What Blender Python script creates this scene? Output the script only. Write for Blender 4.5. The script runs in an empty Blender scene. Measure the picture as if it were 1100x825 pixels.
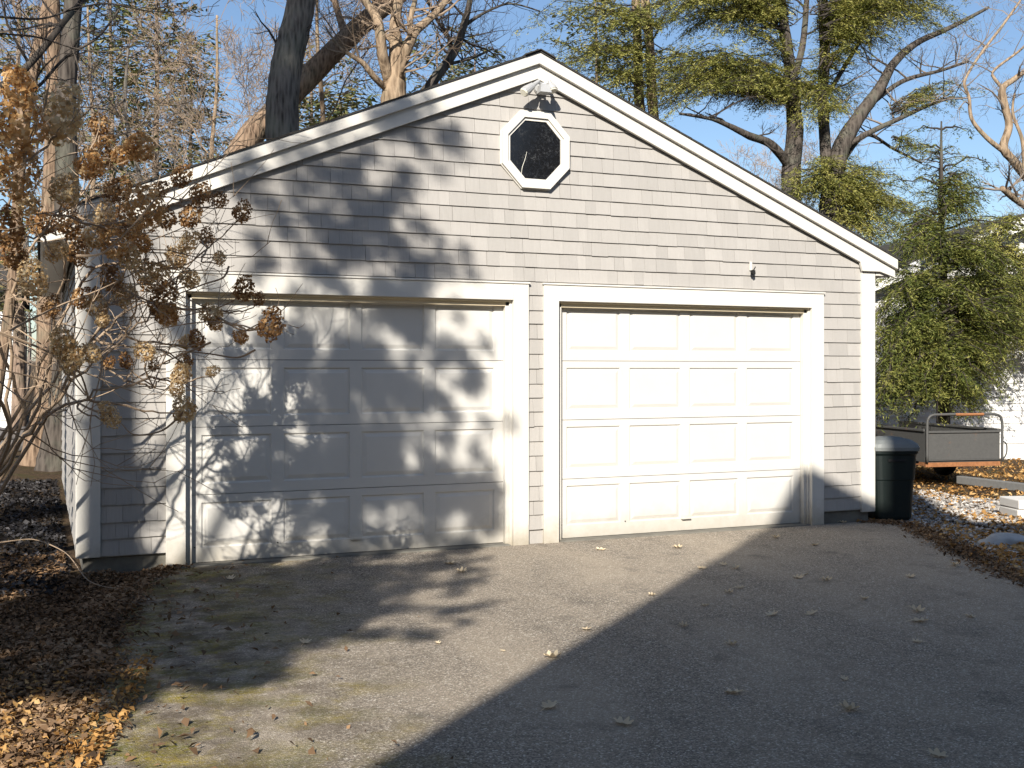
import bpy, bmesh, math, random
import numpy as np
from mathutils import Vector, Matrix
R = math.radians
rng = np.random.default_rng(7)
random.seed(7)

# ------------------------------------------------------------------ camera, sky, sun, exposure
scn = bpy.context.scene
COL = scn.collection
CAM = (-4.124, -9.143, 1.58)
cam_d = bpy.data.cameras.new("camera"); cam = bpy.data.objects.new("camera", cam_d); COL.objects.link(cam)
cam.location = CAM
cam.rotation_euler = (R(90), 0, -math.atan2(.392, .92))
cam_d.sensor_width = 36; cam_d.lens = 36 * 1186 / 1100
cam_d.shift_y = -(412.5 - 397) / 1100
cam_d.clip_start = .05; cam_d.clip_end = 2000
scn.camera = cam
SA, SK = .66, .73                       # sun travels along (SA, 1, -SK)
SUN_EL = math.atan2(SK, math.hypot(SA, 1))
w = bpy.data.worlds.new("World"); scn.world = w; w.use_nodes = True
wn = w.node_tree; bg = wn.nodes["Background"]
sky = wn.nodes.new("ShaderNodeTexSky"); sky.sky_type = 'NISHITA'; sky.sun_disc = False
sky.sun_elevation = SUN_EL
sky.sun_rotation = math.atan2(-SA, -1) % (2 * math.pi)
sky.air_density = 1.0; sky.dust_density = .6; sky.ozone_density = 3.0
wn.links.new(sky.outputs[0], bg.inputs[0]); bg.inputs[1].default_value = .082
sun_d = bpy.data.lights.new("sun", 'SUN'); sun = bpy.data.objects.new("sun", sun_d); COL.objects.link(sun)
sun_d.energy = 5.0; sun_d.angle = R(.53); sun_d.color = (1, .94, .85)
sun.rotation_euler = Vector((SA, 1, -SK)).to_track_quat('-Z', 'Y').to_euler()
sun.location = (-10, -14, 14)
scn.view_settings.view_transform = 'Standard'; scn.view_settings.look = 'None'
scn.view_settings.gamma = 1; scn.view_settings.use_curve_mapping = False
scn.view_settings.exposure = .79
scn.cycles.max_bounces = 6; scn.cycles.transparent_max_bounces = 8

# ------------------------------------------------------------------ helpers
_n = math.hypot(.92, .392); _c, _s = .92 / _n, .392 / _n
def at(px, py, Y):
    """world point on the plane y = Y that lies on the sight line of a photograph position"""
    r = (px - 550) / 1186; u = -(py - 397) / 1186
    t = (Y - CAM[1]) / (_c - _s * r)
    return Vector((CAM[0] + (_s + _c * r) * t, Y, CAM[2] + u * t))
def gnd(px, py, z=0):
    Z = (CAM[2] - z) * 1186 / (py - 397); r = (px - 550) / 1186
    return Vector((CAM[0] + Z * (_s + _c * r), CAM[1] + Z * (_c - _s * r), z))
def depth_px(p):   # metres per photo pixel at a point
    return (_s * (p[0] - CAM[0]) + _c * (p[1] - CAM[1])) / 1186

def smooth_path(pts, k=5):
    """Catmull-Rom through (Vector, radius) pairs"""
    P = [Vector(p[0]) for p in pts]; Rr = [p[1] for p in pts]; out = []; rad = []
    for i in range(len(P) - 1):
        a, b, c, d = P[max(i-1, 0)], P[i], P[i+1], P[min(i+2, len(P)-1)]
        for j in range(k):
            t = j / k; L = (c - b).length + 1e-9
            m0, m1 = (c - a) * .5, (d - b) * .5
            if m0.length > L: m0 = m0 * (L / m0.length)
            if m1.length > L: m1 = m1 * (L / m1.length)
            out.append(b*(2*t**3 - 3*t*t + 1) + m0*(t**3 - 2*t*t + t) + c*(3*t*t - 2*t**3) + m1*(t**3 - t*t)); rad.append(Rr[i] + (Rr[i+1] - Rr[i]) * t)
    out.append(P[-1]); rad.append(Rr[-1]); return out, rad
def tag(o, label=None, cat=None, group=None, kind=None):
    if label: o['label'] = label
    if cat: o['category'] = cat
    if group: o['group'] = group
    if kind: o['kind'] = kind
    return o
def thing(name, loc, label, cat, group=None, rz=0):
    o = bpy.data.objects.new(name, None); COL.objects.link(o); o.location = loc; o.rotation_euler = (0, 0, rz)
    o.empty_display_size = .2
    return tag(o, label, cat, group)
def wmat(o):
    m = Matrix.LocRotScale(o.location, o.rotation_euler, None)
    return wmat(o.parent) @ o.matrix_parent_inverse @ m if o.parent else m
def link(name, me, parent=None, local=False):
    o = bpy.data.objects.new(name, me); COL.objects.link(o)
    if parent is not None:
        o.parent = parent
        if not local: o.matrix_parent_inverse = wmat(parent).inverted()
    return o
def copy_tree(o, parent=None):
    c = o.copy(); COL.objects.link(c)
    if parent is not None: c.parent = parent
    for ch in o.children: copy_tree(ch, c)
    return c

class MB:
    def __init__(s): s.v = []; s.f = []; s.m = []; s.mats = []
    def mi(s, mat):
        if mat not in s.mats: s.mats.append(mat)
        return s.mats.index(mat)
    def add(s, vs, fs, mat=0):
        b = len(s.v); s.v.extend(vs)
        for f in fs: s.f.append(tuple(b + i for i in f)); s.m.append(mat)
    def box(s, a, b, mat=0):
        x0, y0, z0 = a; x1, y1, z1 = b
        s.add([(x0,y0,z0),(x1,y0,z0),(x1,y1,z0),(x0,y1,z0),(x0,y0,z1),(x1,y0,z1),(x1,y1,z1),(x0,y1,z1)],
              [(0,3,2,1),(4,5,6,7),(0,1,5,4),(1,2,6,5),(2,3,7,6),(3,0,4,7)], mat)
    def prism(s, poly, f0, f1, mat=0):
        """poly: 2D points; f0/f1 map a 2D point to the two end faces"""
        n = len(poly); A = [tuple(f0(p)) for p in poly]; B = [tuple(f1(p)) for p in poly]
        s.add(A + B, [tuple(range(n - 1, -1, -1)), tuple(range(n, 2 * n))] + [(i, (i + 1) % n, n + (i + 1) % n, n + i) for i in range(n)], mat)
    def tube(s, pts, rad, n=6, mat=0, cap=True, jit=0):
        pts = [Vector(p) for p in pts]; k = len(pts)
        if not hasattr(rad, '__len__'): rad = [rad] * k
        ref = Vector((.31, .17, .93)) if abs((pts[-1] - pts[0]).normalized().z) < .8 else Vector((.93, .2, .1))
        b = len(s.v)
        for i, p in enumerate(pts):
            t = (pts[min(i + 1, k - 1)] - pts[max(i - 1, 0)])
            t = t.normalized() if t.length > 1e-9 else Vector((0, 0, 1))
            a = t.cross(ref).normalized(); c = t.cross(a)
            for j in range(n):
                an = 2 * math.pi * j / n
                r = rad[i] * (1 + (random.uniform(-jit, jit) if jit else 0))
                s.v.append(tuple(p + (a * math.cos(an) + c * math.sin(an)) * r))
        for i in range(k - 1):
            for j in range(n):
                s.f.append((b + i*n + j, b + i*n + (j+1) % n, b + (i+1)*n + (j+1) % n, b + (i+1)*n + j)); s.m.append(mat)
        if cap:
            s.f.append(tuple(b + j for j in range(n - 1, -1, -1))); s.m.append(mat)
            s.f.append(tuple(b + (k-1)*n + j for j in range(n))); s.m.append(mat)
    def build(s, name, mat, parent=None, smooth=False, bevel=0, local=False):
        me = bpy.data.meshes.new(name); me.from_pydata([tuple(v) for v in s.v], [], s.f)
        for m in (mat if isinstance(mat, (list, tuple)) else [mat]): me.materials.append(m)
        if any(s.m): me.polygons.foreach_set('material_index', s.m)
        if smooth: me.polygons.foreach_set('use_smooth', [True] * len(me.polygons))
        me.update()
        o = link(name, me, parent, local)
        if bevel:
            bm = o.modifiers.new('bevel', 'BEVEL'); bm.width = bevel; bm.segments = 2; bm.limit_method = 'ANGLE'; bm.angle_limit = R(35)
        return o

def leaf_mesh(name, P, A, B, mat, fold=.0):
    """many small pointed blades: centres P, half length vectors A, half width vectors B"""
    P, A, B = (np.asarray(x, dtype=np.float32) for x in (P, A, B))
    n = len(P)
    V = np.stack([P - A, P + B - A * .1, P + A, P - B - A * .1], 1)
    if fold:
        N = np.cross(A, B); N /= np.linalg.norm(N, axis=1, keepdims=True) + 1e-9
        L = np.linalg.norm(B, axis=1, keepdims=True) * fold
        V[:, 1] += N * L; V[:, 3] += N * L
    V = V.reshape(-1, 3)
    me = bpy.data.meshes.new(name)
    me.vertices.add(4 * n); me.vertices.foreach_set('co', V.ravel())
    me.loops.add(4 * n); me.loops.foreach_set('vertex_index', np.arange(4 * n, dtype=np.int32))
    me.polygons.add(n); me.polygons.foreach_set('loop_start', np.arange(0, 4 * n, 4, dtype=np.int32))
    me.polygons.foreach_set('loop_total', np.full(n, 4, dtype=np.int32))
    me.materials.append(mat); me.update(calc_edges=True)
    return me
def unit(v): return v / (np.linalg.norm(v, axis=-1, keepdims=True) + 1e-9)

# ------------------------------------------------------------------ materials
def mat_new(name, rough=.8, spec=.3):
    m = bpy.data.materials.new(name); m.use_nodes = True
    nt = m.node_tree; b = nt.nodes["Principled BSDF"]
    b.inputs['Roughness'].default_value = rough; b.inputs['Specular IOR Level'].default_value = spec
    return m, nt, b
class NT:
    def __init__(s, nt): s.nt = nt
    def node(s, t, **k):
        n = s.nt.nodes.new(t)
        for a, v in k.items(): setattr(n, a, v)
        return n
    def L(s, a, b): s.nt.links.new(a, b)
    def coord(s, scale=(1, 1, 1), kind='Object', rot=(0, 0, 0)):
        tc = s.node("ShaderNodeTexCoord"); mp = s.node("ShaderNodeMapping")
        mp.inputs['Scale'].default_value = scale; mp.inputs['Rotation'].default_value = rot
        s.L(tc.outputs[kind], mp.inputs[0]); return mp.outputs[0]
    def noise(s, vec, scale, detail=4, rough=.55, dist=0):
        n = s.node("ShaderNodeTexNoise"); n.inputs['Scale'].default_value = scale
        n.inputs['Detail'].default_value = detail; n.inputs['Roughness'].default_value = rough; n.inputs['Distortion'].default_value = dist
        if vec is not None: s.L(vec, n.inputs['Vector'])
        return n.outputs['Fac']
    def voro(s, vec, scale, out='Distance', feature='F1'):
        n = s.node("ShaderNodeTexVoronoi", feature=feature); n.inputs['Scale'].default_value = scale
        s.L(vec, n.inputs['Vector']); return n.outputs[out]
    def ramp(s, fac, stops):
        r = s.node("ShaderNodeValToRGB"); cr = r.color_ramp
        while len(cr.elements) < len(stops): cr.elements.new(.5)
        for e, (p, c) in zip(cr.elements, stops):
            e.position = p; e.color = (c, c, c, 1) if not hasattr(c, '__len__') else (*c, 1)
        s.L(fac, r.inputs[0]); return r.outputs[0]
    def mix(s, fac, a, b, mode='MIX'):
        n = s.node("ShaderNodeMix", data_type='RGBA', blend_type=mode)
        for i, v in ((0, fac), (6, a), (7, b)):
            if hasattr(v, 'is_output'): s.L(v, n.inputs[i])
            elif hasattr(v, '__len__'): n.inputs[i].default_value = (*v, 1)
            else: n.inputs[i].default_value = v
        return n.outputs[2]
    def math(s, op, a, b=0.0, c=None):
        n = s.node("ShaderNodeMath", operation=op)
        for i, v in enumerate((a, b) if c is None else (a, b, c)):
            if hasattr(v, 'is_output'): s.L(v, n.inputs[i])
            else: n.inputs[i].default_value = v
        return n.outputs[0]
    def bump(s, b, h, strength=.3, dist=.01):
        n = s.node("ShaderNodeBump"); n.inputs['Strength'].default_value = strength; n.inputs['Distance'].default_value = dist
        s.L(h, n.inputs['Height']); s.L(n.outputs[0], b.inputs['Normal'])
    def island(s):
        return s.node("ShaderNodeNewGeometry").outputs['Random Per Island']

def paint(name, col, var=.06, rough=.55, grain=(1, 1, 12), gs=14, bump=.15, dirt=None, spec=.35, island=0.0, low_dirt=0):
    m, nt, b = mat_new(name, rough, spec); n = NT(nt)
    v = n.coord(grain)
    f = n.noise(v, gs, 6, .6); f2 = n.noise(n.coord(), 1.7, 4, .6)
    c = n.mix(n.ramp(f, [(.25, 0), (.75, 1)]), tuple(x * (1 - var) for x in col), tuple(min(1, x * (1 + var)) for x in col))
    c = n.mix(n.ramp(f2, [(.35, 0), (.7, .5)]), c, tuple(x * (1 - 1.6 * var) for x in col))
    if island:
        i = n.island()
        c = n.mix(1.0, c, n.ramp(i, [(0, 1 - island), (1, 1 + 0 * island)]), 'MULTIPLY')
    if dirt:
        fd = n.noise(n.coord((1, 1, .5)), 9, 8, .7)
        c = n.mix(n.ramp(fd, [(.56, 0), (.75, .55)]), c, dirt)
    if low_dirt:
        sx = n.node("ShaderNodeSeparateXYZ"); n.L(n.node("ShaderNodeNewGeometry").outputs['Position'], sx.inputs[0])
        h = n.math('ADD', sx.outputs[2], n.math('MULTIPLY', n.noise(n.coord(), 7, 6, .7), .35))
        c = n.mix(n.ramp(h, [(.17, low_dirt), (.45, 0)]), c, (.30, .26, .19))
    n.L(c, b.inputs['Base Color'])
    n.bump(b, f, bump, .004)
    return m
def bark(name, c0, c1, scale=6, bump=.8):
    m, nt, b = mat_new(name, .95, .1); n = NT(nt)
    v = n.coord((1, 1, .16))
    f = n.noise(v, scale * 3, 7, .65, .4); f2 = n.voro(v, scale * 3.2)
    h = n.math('ADD', n.math('MULTIPLY', f2, .7), f)
    c = n.mix(n.ramp(h, [(.45, 0), (1.0, 1)]), c0, c1)
    c = n.mix(n.ramp(n.noise(n.coord(), 2.2, 3), [(.5, 0), (.7, .35)]), c, (.13, .15, .11))
    n.L(c, b.inputs['Base Color']); n.bump(b, h, bump, .03)
    return m
def leafy(name, cols, transl=.25, rough=.6, patch=2.4):
    """thin leaf material: colour by leaf and by patches of the crown"""
    m = bpy.data.materials.new(name); m.use_nodes = True; nt = m.node_tree; n = NT(nt)
    b = nt.nodes["Principled BSDF"]; b.inputs['Roughness'].default_value = rough; b.inputs['Specular IOR Level'].default_value = .25
    k = len(cols)
    f = n.math('ADD', n.math('MULTIPLY', n.island(), .42), n.math('MULTIPLY_ADD', n.noise(n.coord(), patch, 4), 1.1, -.22))
    c = n.ramp(f, [(.12 + .72 * i / (k - 1), cols[i]) for i in range(k)])
    n.L(c, b.inputs['Base Color'])
    t = n.node("ShaderNodeBsdfTranslucent"); n.L(c, t.inputs[0])
    mx = n.node("ShaderNodeMixShader"); mx.inputs[0].default_value = transl
    n.L(b.outputs[0], mx.inputs[1]); n.L(t.outputs[0], mx.inputs[2])
    n.L(mx.outputs[0], nt.nodes["Material Output"].inputs[0])
    return m
def plain(name, col, rough=.5, metal=0, spec=.4, var=.08, scale=20, bump=0):
    m, nt, b = mat_new(name, rough, spec); n = NT(nt); b.inputs['Metallic'].default_value = metal
    f = n.noise(n.coord(), scale, 5, .6)
    n.L(n.mix(f, tuple(x * (1 - 2 * var) for x in col), tuple(x * (1 + 2 * var) for x in col)), b.inputs['Base Color'])
    if bump: n.bump(b, f, bump, .005)
    return m

M = {}
M['shingle'] = paint('grey_painted_shingle', (.395, .374, .346), .06, .75, (1, 1, .10), 60, .35, island=.13)
M['trim'] = paint('cream_trim_paint', (.63, .605, .55), .04, .5, (1, 1, .3), 14, .06, low_dirt=.8)
M['door'] = paint('white_door_paint', (.59, .572, .53), .03, .42, (1, 1, 1), 6, .03, low_dirt=.55)
M['soffit'] = paint('warm_bounce_tint', (.70, .60, .42), .04, .5)  # tan tint stands for warm bounced light in the shade under the head
M['concrete'] = paint('old_concrete', (.17, .16, .135), .3, .95, (1, 1, 1), 9, .6, dirt=(.10, .11, .06))
M['bark_grey'] = bark('grey_bark', (.035, .03, .026), (.17, .15, .13))
M['bark_tan'] = bark('tan_bark', (.09, .06, .038), (.33, .245, .165), 5)
M['bark_brown'] = bark('brown_bark', (.05, .032, .022), (.27, .19, .13), 7, 1.0)
M['bark_dark'] = bark('dark_bark', (.02, .017, .015), (.10, .085, .072), 5)
M['bark_pine'] = bark('pine_bark', (.06, .04, .03), (.27, .20, .15))
M['twig_dark'] = plain('dark_twig', (.045, .036, .03), .9)
M['twig_tan'] = plain('tan_twig', (.26, .19, .13), .85)
M['twig_grey'] = plain('grey_twig', (.19, .155, .125), .85)
M['hyd_stem'] = plain('hydrangea_stem', (.34, .25, .17), .8, var=.2)
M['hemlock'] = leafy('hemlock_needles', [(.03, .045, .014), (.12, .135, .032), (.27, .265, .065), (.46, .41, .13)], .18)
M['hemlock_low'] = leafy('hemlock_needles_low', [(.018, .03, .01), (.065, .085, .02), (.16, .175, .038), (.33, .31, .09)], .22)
M['pine'] = leafy('pine_needles', [(.035, .05, .02), (.08, .10, .035), (.16, .155, .055), (.27, .22, .10)], .15)
M['petal'] = leafy('dried_flower', [(.26, .12, .04), (.50, .27, .10), (.70, .44, .19), (.88, .68, .40)], .5, .8, 6)
M['petal_pale'] = leafy('pale_dried_flower', [(.32, .19, .08), (.58, .39, .19), (.76, .58, .33), (.9, .80, .58)], .5, .8, 6)
M['petal_brown'] = leafy('brown_dried_flower', [(.12, .06, .03), (.25, .13, .055), (.42, .24, .10), (.72, .48, .24)], .45, .8, 6)
M['litter'] = leafy('leaf_litter', [(.05, .033, .022), (.13, .08, .045), (.24, .145, .075), (.38, .26, .16)], .12, .85, 1.3)
M['litter_or'] = leafy('orange_leaf_litter', [(.13, .06, .02), (.32, .165, .05), (.48, .27, .09), (.62, .42, .19)], .2, .8, 1.3)
M['mulch'] = leafy('dark_leaves_shade_tint', [(.008, .007, .007), (.015, .013, .013), (.03, .027, .026), (.12, .115, .12)], .05, .6, 2)  # dark mulch, tones deepened for shade, palest stop standing for bluish glints
M['oak'] = leafy('dry_oak_leaf', [(.42, .29, .16), (.58, .44, .27), (.70, .58, .40), (.78, .69, .53)], .2, .8, 3)

def asphalt_mat():
    m, nt, b = mat_new('worn_asphalt', .88, .3); n = NT(nt)
    v = n.coord()
    cell = n.voro(v, 130, 'Color'); sep = n.node("ShaderNodeSeparateColor"); n.L(cell, sep.inputs[0])
    dist = n.voro(v, 130)
    fine = n.noise(v, 340, 4, .7)
    c = n.ramp(sep.outputs[0], [(0, (.022, .019, .017)), (.22, (.09, .077, .063)), (.42, (.20, .17, .135)), (.70, (.36, .305, .24)), (.90, (.50, .44, .36)), (.965, (.85, .79, .68))])
    c = n.mix(n.ramp(fine, [(.35, .55), (.65, 0)]), c, (.055, .048, .043))
    # broad weathering, tyre-worn pale bands and old oil stains
    big = n.noise(n.coord((1, .45, 1), rot=(0, 0, .35)), 1.1, 6, .6, .6)
    c = n.mix(n.ramp(big, [(.33, .12), (.66, .55)]), c, n.mix(n.ramp(fine, [(.3, 0), (.7, 1)]), (.215, .18, .137), (.73, .61, .46)))
    st = n.noise(v, 2.6, 7, .65)
    c = n.mix(n.ramp(st, [(.56, 0), (.70, .5)]), c, (.06, .054, .048))
    # moss and fine soil creeping in from the left edge
    sx = n.node("ShaderNodeSeparateXYZ"); n.L(v, sx.inputs[0])
    edge = n.math('SUBTRACT', sx.outputs[0], n.math('MULTIPLY_ADD', sx.outputs[1], .17, -3.55))
    mo = n.math('ADD', edge, n.math('MULTIPLY', n.noise(v, 2.3, 7, .7), -2.2))
    mask = n.ramp(n.math('ADD', n.math('MULTIPLY', mo, .4), .44), [(.30, 1), (.75, 0)])
    mossf = n.math('MULTIPLY', n.ramp(n.noise(v, 38, 6, .75), [(.40, .35), (.58, 1)]), n.ramp(n.noise(v, 2.9, 5, .65), [(.44, 0), (.56, 1)]))
    mossc = n.mix(n.ramp(n.noise(v, 5, 4), [(.4, 0), (.65, 1)]), (.105, .105, .008), (.30, .23, .025))
    c = n.mix(n.math('MULTIPLY', n.math('MULTIPLY', mask, mossf), 1.0), c, mossc)
    c = n.mix(n.math('MULTIPLY', mask, n.ramp(n.noise(v, 4, 7, .7), [(.42, 0), (.58, .75)])), c, (.075, .055, .036))
    n.L(c, b.inputs['Base Color'])
    h = n.math('ADD', n.math('MULTIPLY', dist, .6), n.math('MULTIPLY', fine, .5))
    n.bump(b, h, .75, .012)
    return m
M['asphalt'] = asphalt_mat()
def soil_mat():
    m, nt, b = mat_new('forest_soil', .95, .1); n = NT(nt); v = n.coord()
    f = n.noise(v, 22, 8, .75); f2 = n.noise(v, 2, 4)
    c = n.ramp(f, [(.3, (.03, .022, .015)), (.5, (.085, .058, .036)), (.62, (.16, .105, .06)), (.75, (.27, .19, .12))])
    c = n.mix(n.ramp(f2, [(.5, 0), (.7, .5)]), c, (.06, .065, .02))
    n.L(c, b.inputs['Base Color']); n.bump(b, f, .9, .05)
    return m
M['soil'] = soil_mat()
def gravel_mat():
    m, nt, b = mat_new('pale_stone', .85, .3); n = NT(nt)
    n.L(n.ramp(n.island(), [(0, (.13, .12, .11)), (.4, (.28, .26, .235)), (.8, (.44, .41, .37)), (1, (.62, .59, .54))]), b.inputs['Base Color'])
    return m
M['stone'] = gravel_mat()
def roof_mat():
    m, nt, b = mat_new('roof_shingles', .95, .15); n = NT(nt); v = n.coord()
    br = n.node("ShaderNodeTexBrick"); n.L(v, br.inputs[0]); br.inputs['Scale'].default_value = 4
    n.L(n.mix(n.noise(v, 120, 3), (.02, .019, .018), (.09, .085, .08)), b.inputs['Base Color'])
    n.bump(b, br.outputs['Fac'], .4, .01); return m
M['roof'] = roof_mat()
def pane_mat():
    m, nt, b = mat_new('dark_dusty_glass', .08, .5); n = NT(nt); v = n.coord()
    sp = n.ramp(n.noise(v, 34, 9, .85, .6), [(.50, 0), (.72, 1)]); cl = n.ramp(n.noise(v, 9, 5, .6), [(.45, .05), (.68, 1)])
    n.L(n.mix(n.math('MULTIPLY', n.math('MULTIPLY', sp, cl), .55), (.008, .008, .009), (.22, .22, .21)), b.inputs['Base Color'])
    n.L(n.ramp(sp, [(0, .08), (1, .7)]), b.inputs['Roughness']); return m
M['pane'] = pane_mat()
M['bin'] = plain('dark_green_plastic', (.006, .011, .010), .5, 0, .4, .15, 9)
M['bin_lid'] = plain('weathered_lid_plastic', (.16, .17, .165), .55, 0, .4, .08, 12)
M['rust'] = plain('rust', (.26, .115, .05), .9, 0, .2, .3, 30, .4)
def steel_mat():
    m, nt, b = mat_new('worn_trailer_paint', .6, .4); n = NT(nt); v = n.coord()
    f = n.noise(v, 3.5, 8, .7); f2 = n.noise(v, 30, 5, .7)
    c = n.mix(f2, (.05, .05, .048), (.095, .093, .088))
    c = n.mix(n.ramp(f, [(.60, 0), (.72, .7)]), c, (.20, .10, .05))
    n.L(c, b.inputs['Base Color']); n.bump(b, f2, .2, .004); return m
M['steel'] = steel_mat()
M['black'] = plain('black_rubber', (.012, .012, .012), .8)
M['metal_grey'] = plain('cast_grey_metal', (.45, .45, .44), .5, .3)
M['lens'] = plain('lamp_face', (.66, .63, .52), .4)
M['clap'] = paint('white_clapboard', (.78, .77, .74), .03, .6)
M['housewall'] = paint('pale_yellow_clapboard', (.62, .60, .54), .03, .7)
M['brick'] = plain('brick', (.28, .11, .07), .9, var=.2)
M['rock'] = plain('lichen_rock', (.36, .37, .37), .9, var=.25, scale=7, bump=.5)
M['rock_dark'] = plain('dark_fieldstone', (.11, .10, .095), .95, var=.3, scale=5, bump=.6)
M['timber'] = plain('grey_timber', (.16, .16, .155), .9, var=.15)

# ------------------------------------------------------------------ ground and driveway
def ground():
    mb = MB(); xs = list(np.concatenate([np.linspace(-300, -14, 10), np.linspace(-12, 16, 57), np.linspace(20, 300, 10)]))
    ys = list(np.concatenate([np.linspace(-300, -16, 8), np.linspace(-14, 24, 77), np.linspace(30, 400, 12)]))
    nx = len(xs)
    def hz(x, y):
        if -3.9 < x < 3.9 and -1 < y < 7.2: return -.03
        z = -.03
        near = 1 if (-14 < x < 16 and -14 < y < 26) else 0
        z += near * .018 * (math.sin(x * 3.1 + y * 1.7) + math.sin(y * 2.7 - x * 1.9))
        if x < -4.0 and y > -1.5: z += .10 * min(1, (-4.0 - x) / 1.2) * min(1, (y + 1.5) / 3)      # bank on the left
        if y > 30: z += (y - 30) * .012
        return z if not (-3.6 < x < 4.6 and y < 0) else -.03
    for y in ys:
        for x in xs: mb.v.append((x, y, hz(x, y)))
    for j in range(len(ys) - 1):
        for i in range(nx - 1):
            a = j * nx + i; mb.f.append((a, a + 1, a + nx + 1, a + nx)); mb.m.append(0)
    tag(mb.build('ground', M['soil'], smooth=True), kind='structure')
ground()
LEFT_EDGE = [(-3.2, .0), (-3.45, -.35), (-3.66, -1.1), (-3.80, -2.0), (-3.92, -3.0), (-4.12, -3.9), (-4.4, -5.0), (-4.9, -8), (-6.5, -16), (-9, -30)]
RIGHT_EDGE = [(3.2, 0), (3.82, -.02), (3.80, -.12), (3.95, -.40), (3.62, -1.0), (3.15, -1.9), (2.62, -3.0), (2.3, -4.2), (2.1, -8), (2, -9.5)]
def driveway():
    def densify(e, amp, rr):
        out = []
        for (a, b) in zip(e[:-1], e[1:]):
            k = max(2, int(math.hypot(b[0]-a[0], b[1]-a[1]) / .12)) if a[1] > -7 else 2
            for i in range(k):
                t = i / k; out.append((a[0]+(b[0]-a[0])*t + (rr.uniform(-amp, amp) if a[1] > -7 and out else 0), a[1]+(b[1]-a[1])*t))
        out.append(e[-1]); return out
    rr = random.Random(3); l = densify(LEFT_EDGE, .03, rr); r = densify(RIGHT_EDGE, .03, rr)
    l = [p for p in l]; poly = l + [(2, -30)] + r[::-1]
    me = bpy.data.meshes.new('driveway'); bm = bmesh.new()
    f = bm.faces.new([bm.verts.new((x, y, .0)) for x, y in poly]); bm.normal_update()
    if f.normal.z < 0: f.normal_flip()
    e = bmesh.ops.extrude_face_region(bm, geom=[f])
    for v in [g for g in e['geom'] if isinstance(g, bmesh.types.BMVert)]: v.co.z -= .035
    bmesh.ops.recalc_face_normals(bm, faces=bm.faces); bmesh.ops.triangulate(bm, faces=[x for x in bm.faces if len(x.verts) > 4])
    bm.to_mesh(me); bm.free(); me.materials.append(M['asphalt'])
    tag(link('driveway', me), kind='structure')
driveway()

# ------------------------------------------------------------------ garage
G = thing('garage', (0, 0, 0), 'detached grey shingled two car garage with cream trim', 'garage')
HW, DEP, PITCH, ZP = 3.86, 7.0, .414, 4.30          # half width, depth, roof pitch, wall peak
def roofz(u): return ZP - PITCH * abs(u)
EAVE = roofz(HW)
def clip(poly, a, b, c):           # keep a*x+b*z<=c
    out = []
    for i in range(len(poly)):
        p, q = poly[i], poly[(i + 1) % len(poly)]
        dp, dq = a*p[0]+b*p[1]-c, a*q[0]+b*q[1]-c
        if dp <= 0: out.append(p)
        if (dp < 0 < dq) or (dq < 0 < dp):
            t = dp / (dp - dq); out.append((p[0]+(q[0]-p[0])*t, p[1]+(q[1]-p[1])*t))
    return out
def shingles(mapping, u0, u1, ztop, gable, holes, seed, z0=.13):
    """courses of individual tapered shingles; mapping(u, out, z) -> xyz"""
    rr = random.Random(seed); mb = MB(); z = z0; row = 0
    while z < ztop:
        h = rr.uniform(.122, .139); z1 = z + h
        u = u0 - rr.uniform(0, .1)
        while u < u1:
            wd = rr.choice([.09, .11, .13, .15, .17, .19, .22]) * rr.uniform(.9, 1.1)
            a, b = max(u, u0), min(u + wd - rr.choice([.001, .0015, .003]), u1)
            u += wd
            if b - a < .012: continue
            drop = rr.uniform(-.0015, .0015) + (rr.choice([.004, -.004]) if rr.random() < .05 else 0)
            th = rr.uniform(.011, .015)
            segs = [(a, b, z + drop, z1 + .004)]
            for (hx0, hx1, hz) in holes:
                ns = []
                for (p, q, l, t) in segs:
                    if l >= hz or q <= hx0 or p >= hx1: ns.append((p, q, l, t)); continue
                    if p < hx0: ns.append((p, hx0, l, t))
                    if q > hx1: ns.append((hx1, q, l, t))
                    if t > hz: ns.append((max(p, hx0), min(q, hx1), hz, t))
                segs = ns
            for (p, q, l, t) in segs:
                if q - p < .01 or t - l < .01: continue
                poly = [(p, l), (q, l), (q, t), (p, t)]
                if gable:
                    poly = clip(poly, PITCH, 1, ZP - .02)
                    if len(poly) >= 3: poly = clip(poly, -PITCH, 1, ZP - .02)
                if len(poly) < 3: continue
                ff = lambda pt, l=z + drop, t=z1 + .004, th=th: mapping(pt[0], .003 + th * (1 - (pt[1] - l) / (t - l)) , pt[1])
                fb = lambda pt: mapping(pt[0], -.004, pt[1])
                mb.prism(poly, ff, fb)
        z = z1; row += 1
    return mb
D_IN, D_OUT, D_JAMB = .226, .076, .28                # casing inner/outer edges of the right door (mirrored for the left)
HEAD_IN, HEAD = 2.205, 2.352
holes = [(D_OUT + .02, 3.195, HEAD - .02), (-3.195, -D_OUT - .02, HEAD - .02)]
front = shingles(lambda u, o, z: (u, -o, z), -3.72, 3.72, ZP, True, holes, 5)
front.build('shingle_siding', M['shingle'], G)
side = shingles(lambda u, o, z: (-HW - o, u, z), .01, DEP - .1, EAVE - .02, False, [], 9)
side.build('shingle_siding', M['shingle'], G)
side = shingles(lambda u, o, z: (HW + o, u, z), .01, DEP - .1, EAVE - .02, False, [], 11)
side.build('shingle_siding', M['shingle'], G)
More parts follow.
